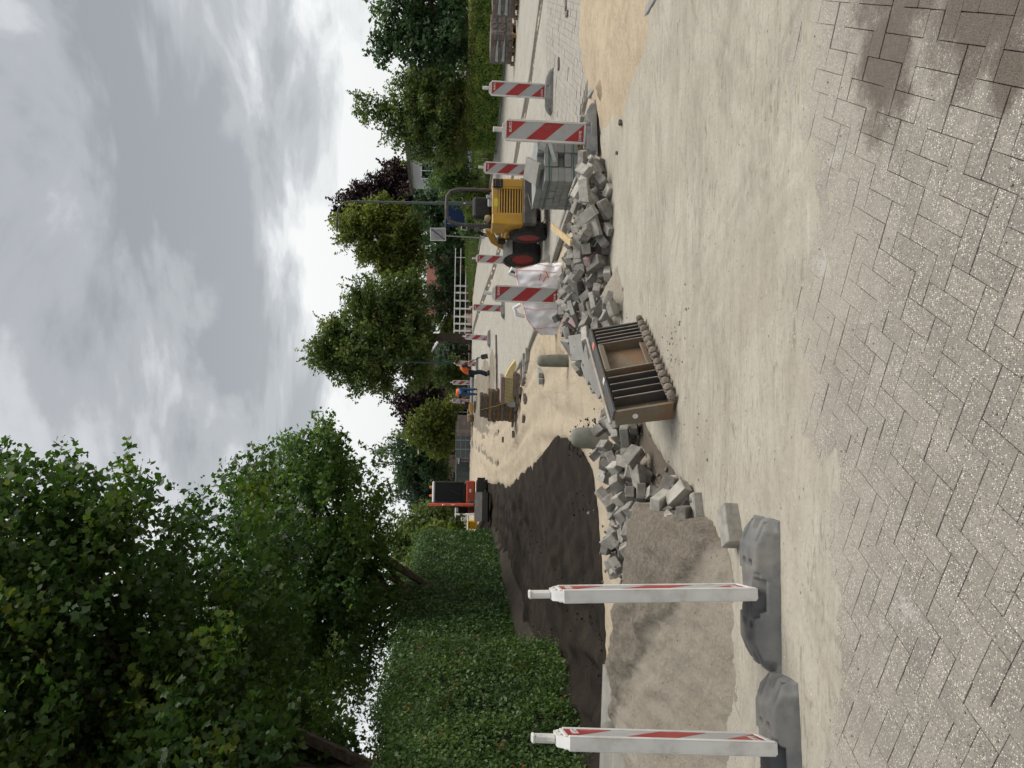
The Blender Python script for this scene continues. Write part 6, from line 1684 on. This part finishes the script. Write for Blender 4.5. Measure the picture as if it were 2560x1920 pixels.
MB().tube([(.04, .03, 1.6), (.10, .03, 2.5)], .022, 10).build('upper_pole', MT['galv'], t, smooth=True)
sg = rad(-2)
m = MB(); m.box((.11, 0, 2.36), (.64, .03, .78), .012, (0, sg, 0)); bd_ = m.build('board', MT['fence_white'], t)
MB().box((.11, -.0165, 2.36), (.58, .003, .72), 0, (0, sg, 0)).build('face', MT['sign_grey'], bd_)
m = MB(); m.tube([Vector((.188 * math.cos(2 * math.pi * k / 28), .188 * math.sin(2 * math.pi * k / 28), 0)) for k in range(29)], .016, 4, 0, False, Matrix.Translation((.11, -.020, 2.33)) @ Matrix.Rotation(math.pi / 2, 4, 'X')); m.build('ring', MT['sign_dark'], bd_)
MB().bar((.36, -.024, 2.70), (-.14, -.024, 2.02), .003, .085, 0, up=(1, 0, -.72)).build('diagonal_bar', MT['sign_dark'], bd_)
o = obj('lettering', text_mesh('P', .20), MT['sign_dark'], bd_); o.matrix_basis = Matrix.Translation((.12, -.021, 2.33)) @ Euler((math.pi / 2, 0, 0)).to_matrix().to_4x4()
t = thing('blue_board', 'dark blue notice board with white marks behind the roll bar', 'notice board', (8.85, 41.0, gz(41.0)), rad(-12))
MB().box((0, 0, 1.40), (1.05, .05, 1.0), .01).build('board', MT['blue'], t)
MB().box((.02, -.01, 1.92), (1.15, .09, .04), .008).build('top_rail', MT['galv'], t)
for x in (-.4, .4): MB().box((x, .06, .5), (.08, .08, 1.0), .01).build('post', MT['wood_grey'], t)
o = obj('lettering', text_mesh('J', .17), MT['sign_grey'], t); o.matrix_basis = Matrix.Translation((-.04, -.028, 1.74)) @ Euler((math.pi / 2, 0, 0)).to_matrix().to_4x4()
m = MB()
for k, (z, w) in enumerate(((1.78, .05), (1.70, .10), (1.62, .06), (1.55, .10))): m.box((-.36, -.027, z), (w, .002, .035), 0, (0, .3 * (k % 2), 0))
m.build('white_marks', MT['sign_grey'], t)
t = thing('letter_box', 'small grey letter box on a post below the blue board', 'letter box', (8.1, 40.0, gz(40.0) + .1), rad(-12))
MB().box((0, 0, .35), (.14, .14, .7), .02).build('post', MT['dgrey'], t)
m = MB(); m.box((0, 0, .86), (.34, .22, .34), .03, (0, rad(10), 0)); m.build('box', MT['galv'], t)
MB().box((.01, -.115, .88), (.22, .01, .2), .002, (0, rad(10), 0)).build('flap', MT['black'], t)

def rails(name, label, pts, zb, h, posts, thick=.055):
    t = thing(name, label, 'fence', (pts[0][0], pts[0][1], zb))
    x0, y0 = pts[0]
    for zf in (.98, .64, .30):
        m = MB()
        for a, b2 in zip(pts[:-1], pts[1:]): m.bar((a[0] - x0, a[1] - y0, h * zf), (b2[0] - x0, b2[1] - y0, h * zf), thick, thick, .008)
        m.build('rail', MT['fence_white'], t)
    for (x, y, w) in posts:
        m = MB(); m.box((x - x0, y - y0 + .05, h * .48), (w, w, h * .98 + .1), .008); m.build('post', MT['fence_white'], t)
    return t
def fx(yi, d): return (960 - yi) / 1923 * d + .0
# rails of the bridge, measured along the far bank
DF = 49.5
px = [8.15, 6.25, 5.80, 5.28, 4.76, 4.24, 3.78, 3.32]
rails('bridge_rail', 'white three-rail bridge fence beside the grass verge', [(8.75, DF + .6), (6.2, DF), (3.15, DF - .6)], 1.02, 1.02,
      [(x, DF + (x - 6) * .22, .05 if i == 0 else .11) for i, x in enumerate(px)])
rails('bridge_rail', 'short white rail fence left of the red excavator', [(-5.9, 43.5), (-9.5, 42.0)], .75, 1.0, [(-6.3, 43.3, .1), (-7.3, 42.9, .1), (-8.3, 42.5, .1)])
bx = MB(); bx.box((0, 0, .22), (.42, .3, .44), .05); bx.box((0, 0, .46), (.46, .34, .05), .02)
tag(bx.build('yellow_bin', pm('bright_yellow', (.62, .38, .02), None, 9, .5, .05), None, (-7.05, 38.4, float(rise(38.4)) + .18)), 'bright yellow bin under the left white rail', 'bin')
t = thing('waste_container', 'grey green steel container right of the excavator', 'container', (-6.6, 58, .55), rad(3))
m = MB(); m.box((0, 0, .6), (2.0, 1.5, 1.15), .03); m.build('box', MT['container'], t)
for i in range(5): MB().box((-.85 + i * .42, -.765, .6), (.05, .04, 1.1), .006).build('rib', MT['container'], t)
MB().box((0, 0, 1.2), (2.06, 1.56, .06), .01).build('rim', MT['galv'], t)
t = thing('cage_trailer', 'white topped mesh trailer parked at the street end', 'trailer', (-5.05, 57, .62), rad(-5))
m = MB()
for z in (.1, .35, .6, .85): m.box((0, -.6, z), (1.55, .03, .03), .004)
for i in range(8): m.box((-.76 + i * .217, -.6, .48), (.03, .03, .8), .004)
m.build('mesh_side', MT['dgrey'], t)
MB().box((0, 0, .95), (1.65, 1.3, .10), .03).build('white_top', MT['roofwhite'], t)
MB().box((0, 0, .40), (1.4, 1.0, .7), .02).build('load', MT['galv'], t)
for x in (-.5, .5): MB().lathe([(.05, -.08), (.2, -.08), (.22, 0), (.2, .08), (.05, .08)], 16, Matrix.Translation((x, -.62, -.02)) @ Matrix.Rotation(math.pi / 2, 4, 'X')).build('wheel', MT['tyre'], t)
t = thing('barrier_trestle', 'red and white barrier trestle beside the mesh trailer', 'barrier', (-5.1, 56.2, .75), rad(10))
for s in (-1, 1): MB().bar((s * .35 - .2, 0, .2), (s * .35 + .25, .1, 1.1), .06, .06, .006).build('leg', MT['red'], t)
MB().bar((-.6, .02, .8), (.7, .05, 1.0), .04, .16, .006).build('board', MT['roofwhite'], t)
t = thing('white_van', 'white van roof showing far behind the trailer', 'van', (-3.95, 64, .0), 0)
MB().box((0, 0, 1.0), (1.7, 3.6, 1.2), .2).build('body', MT['roofwhite'], t)
MB().box((0, -1.82, 1.25), (1.4, .03, .5), .05).build('rear_window', MT['glass'], t)
for s in (-1, 1): MB().lathe([(.1, -.1), (.3, -.1), (.3, .1), (.1, .1)], 16, Matrix.Translation((s * .7, -1.2, .32)) @ Matrix.Rotation(math.pi / 2, 4, 'Y')).build('wheel', MT['tyre'], t)
for i in range(4):
    t = thing('fence_panel', ('grey metal mesh fence panel behind the far paver pack, %s from the right') % ('first', 'second', 'third', 'fourth')[i], 'fence', (-2.95 - i * .62, 52.5, .72), 0, 'mesh fence panels at the crest')
    m = MB()
    for x in (-.29, .29): m.box((x, 0, .55), (.03, .03, 1.1), .004)
    for z in (.05, .4, .75, 1.08): m.box((0, 0, z), (.6, .02, .02), .003)
    m.build('panel_frame', MT['galv'], t)
    MB().box((0, .02, .55), (.58, .01, 1.05), 0).build('panel_sheet', MT['container'], t)
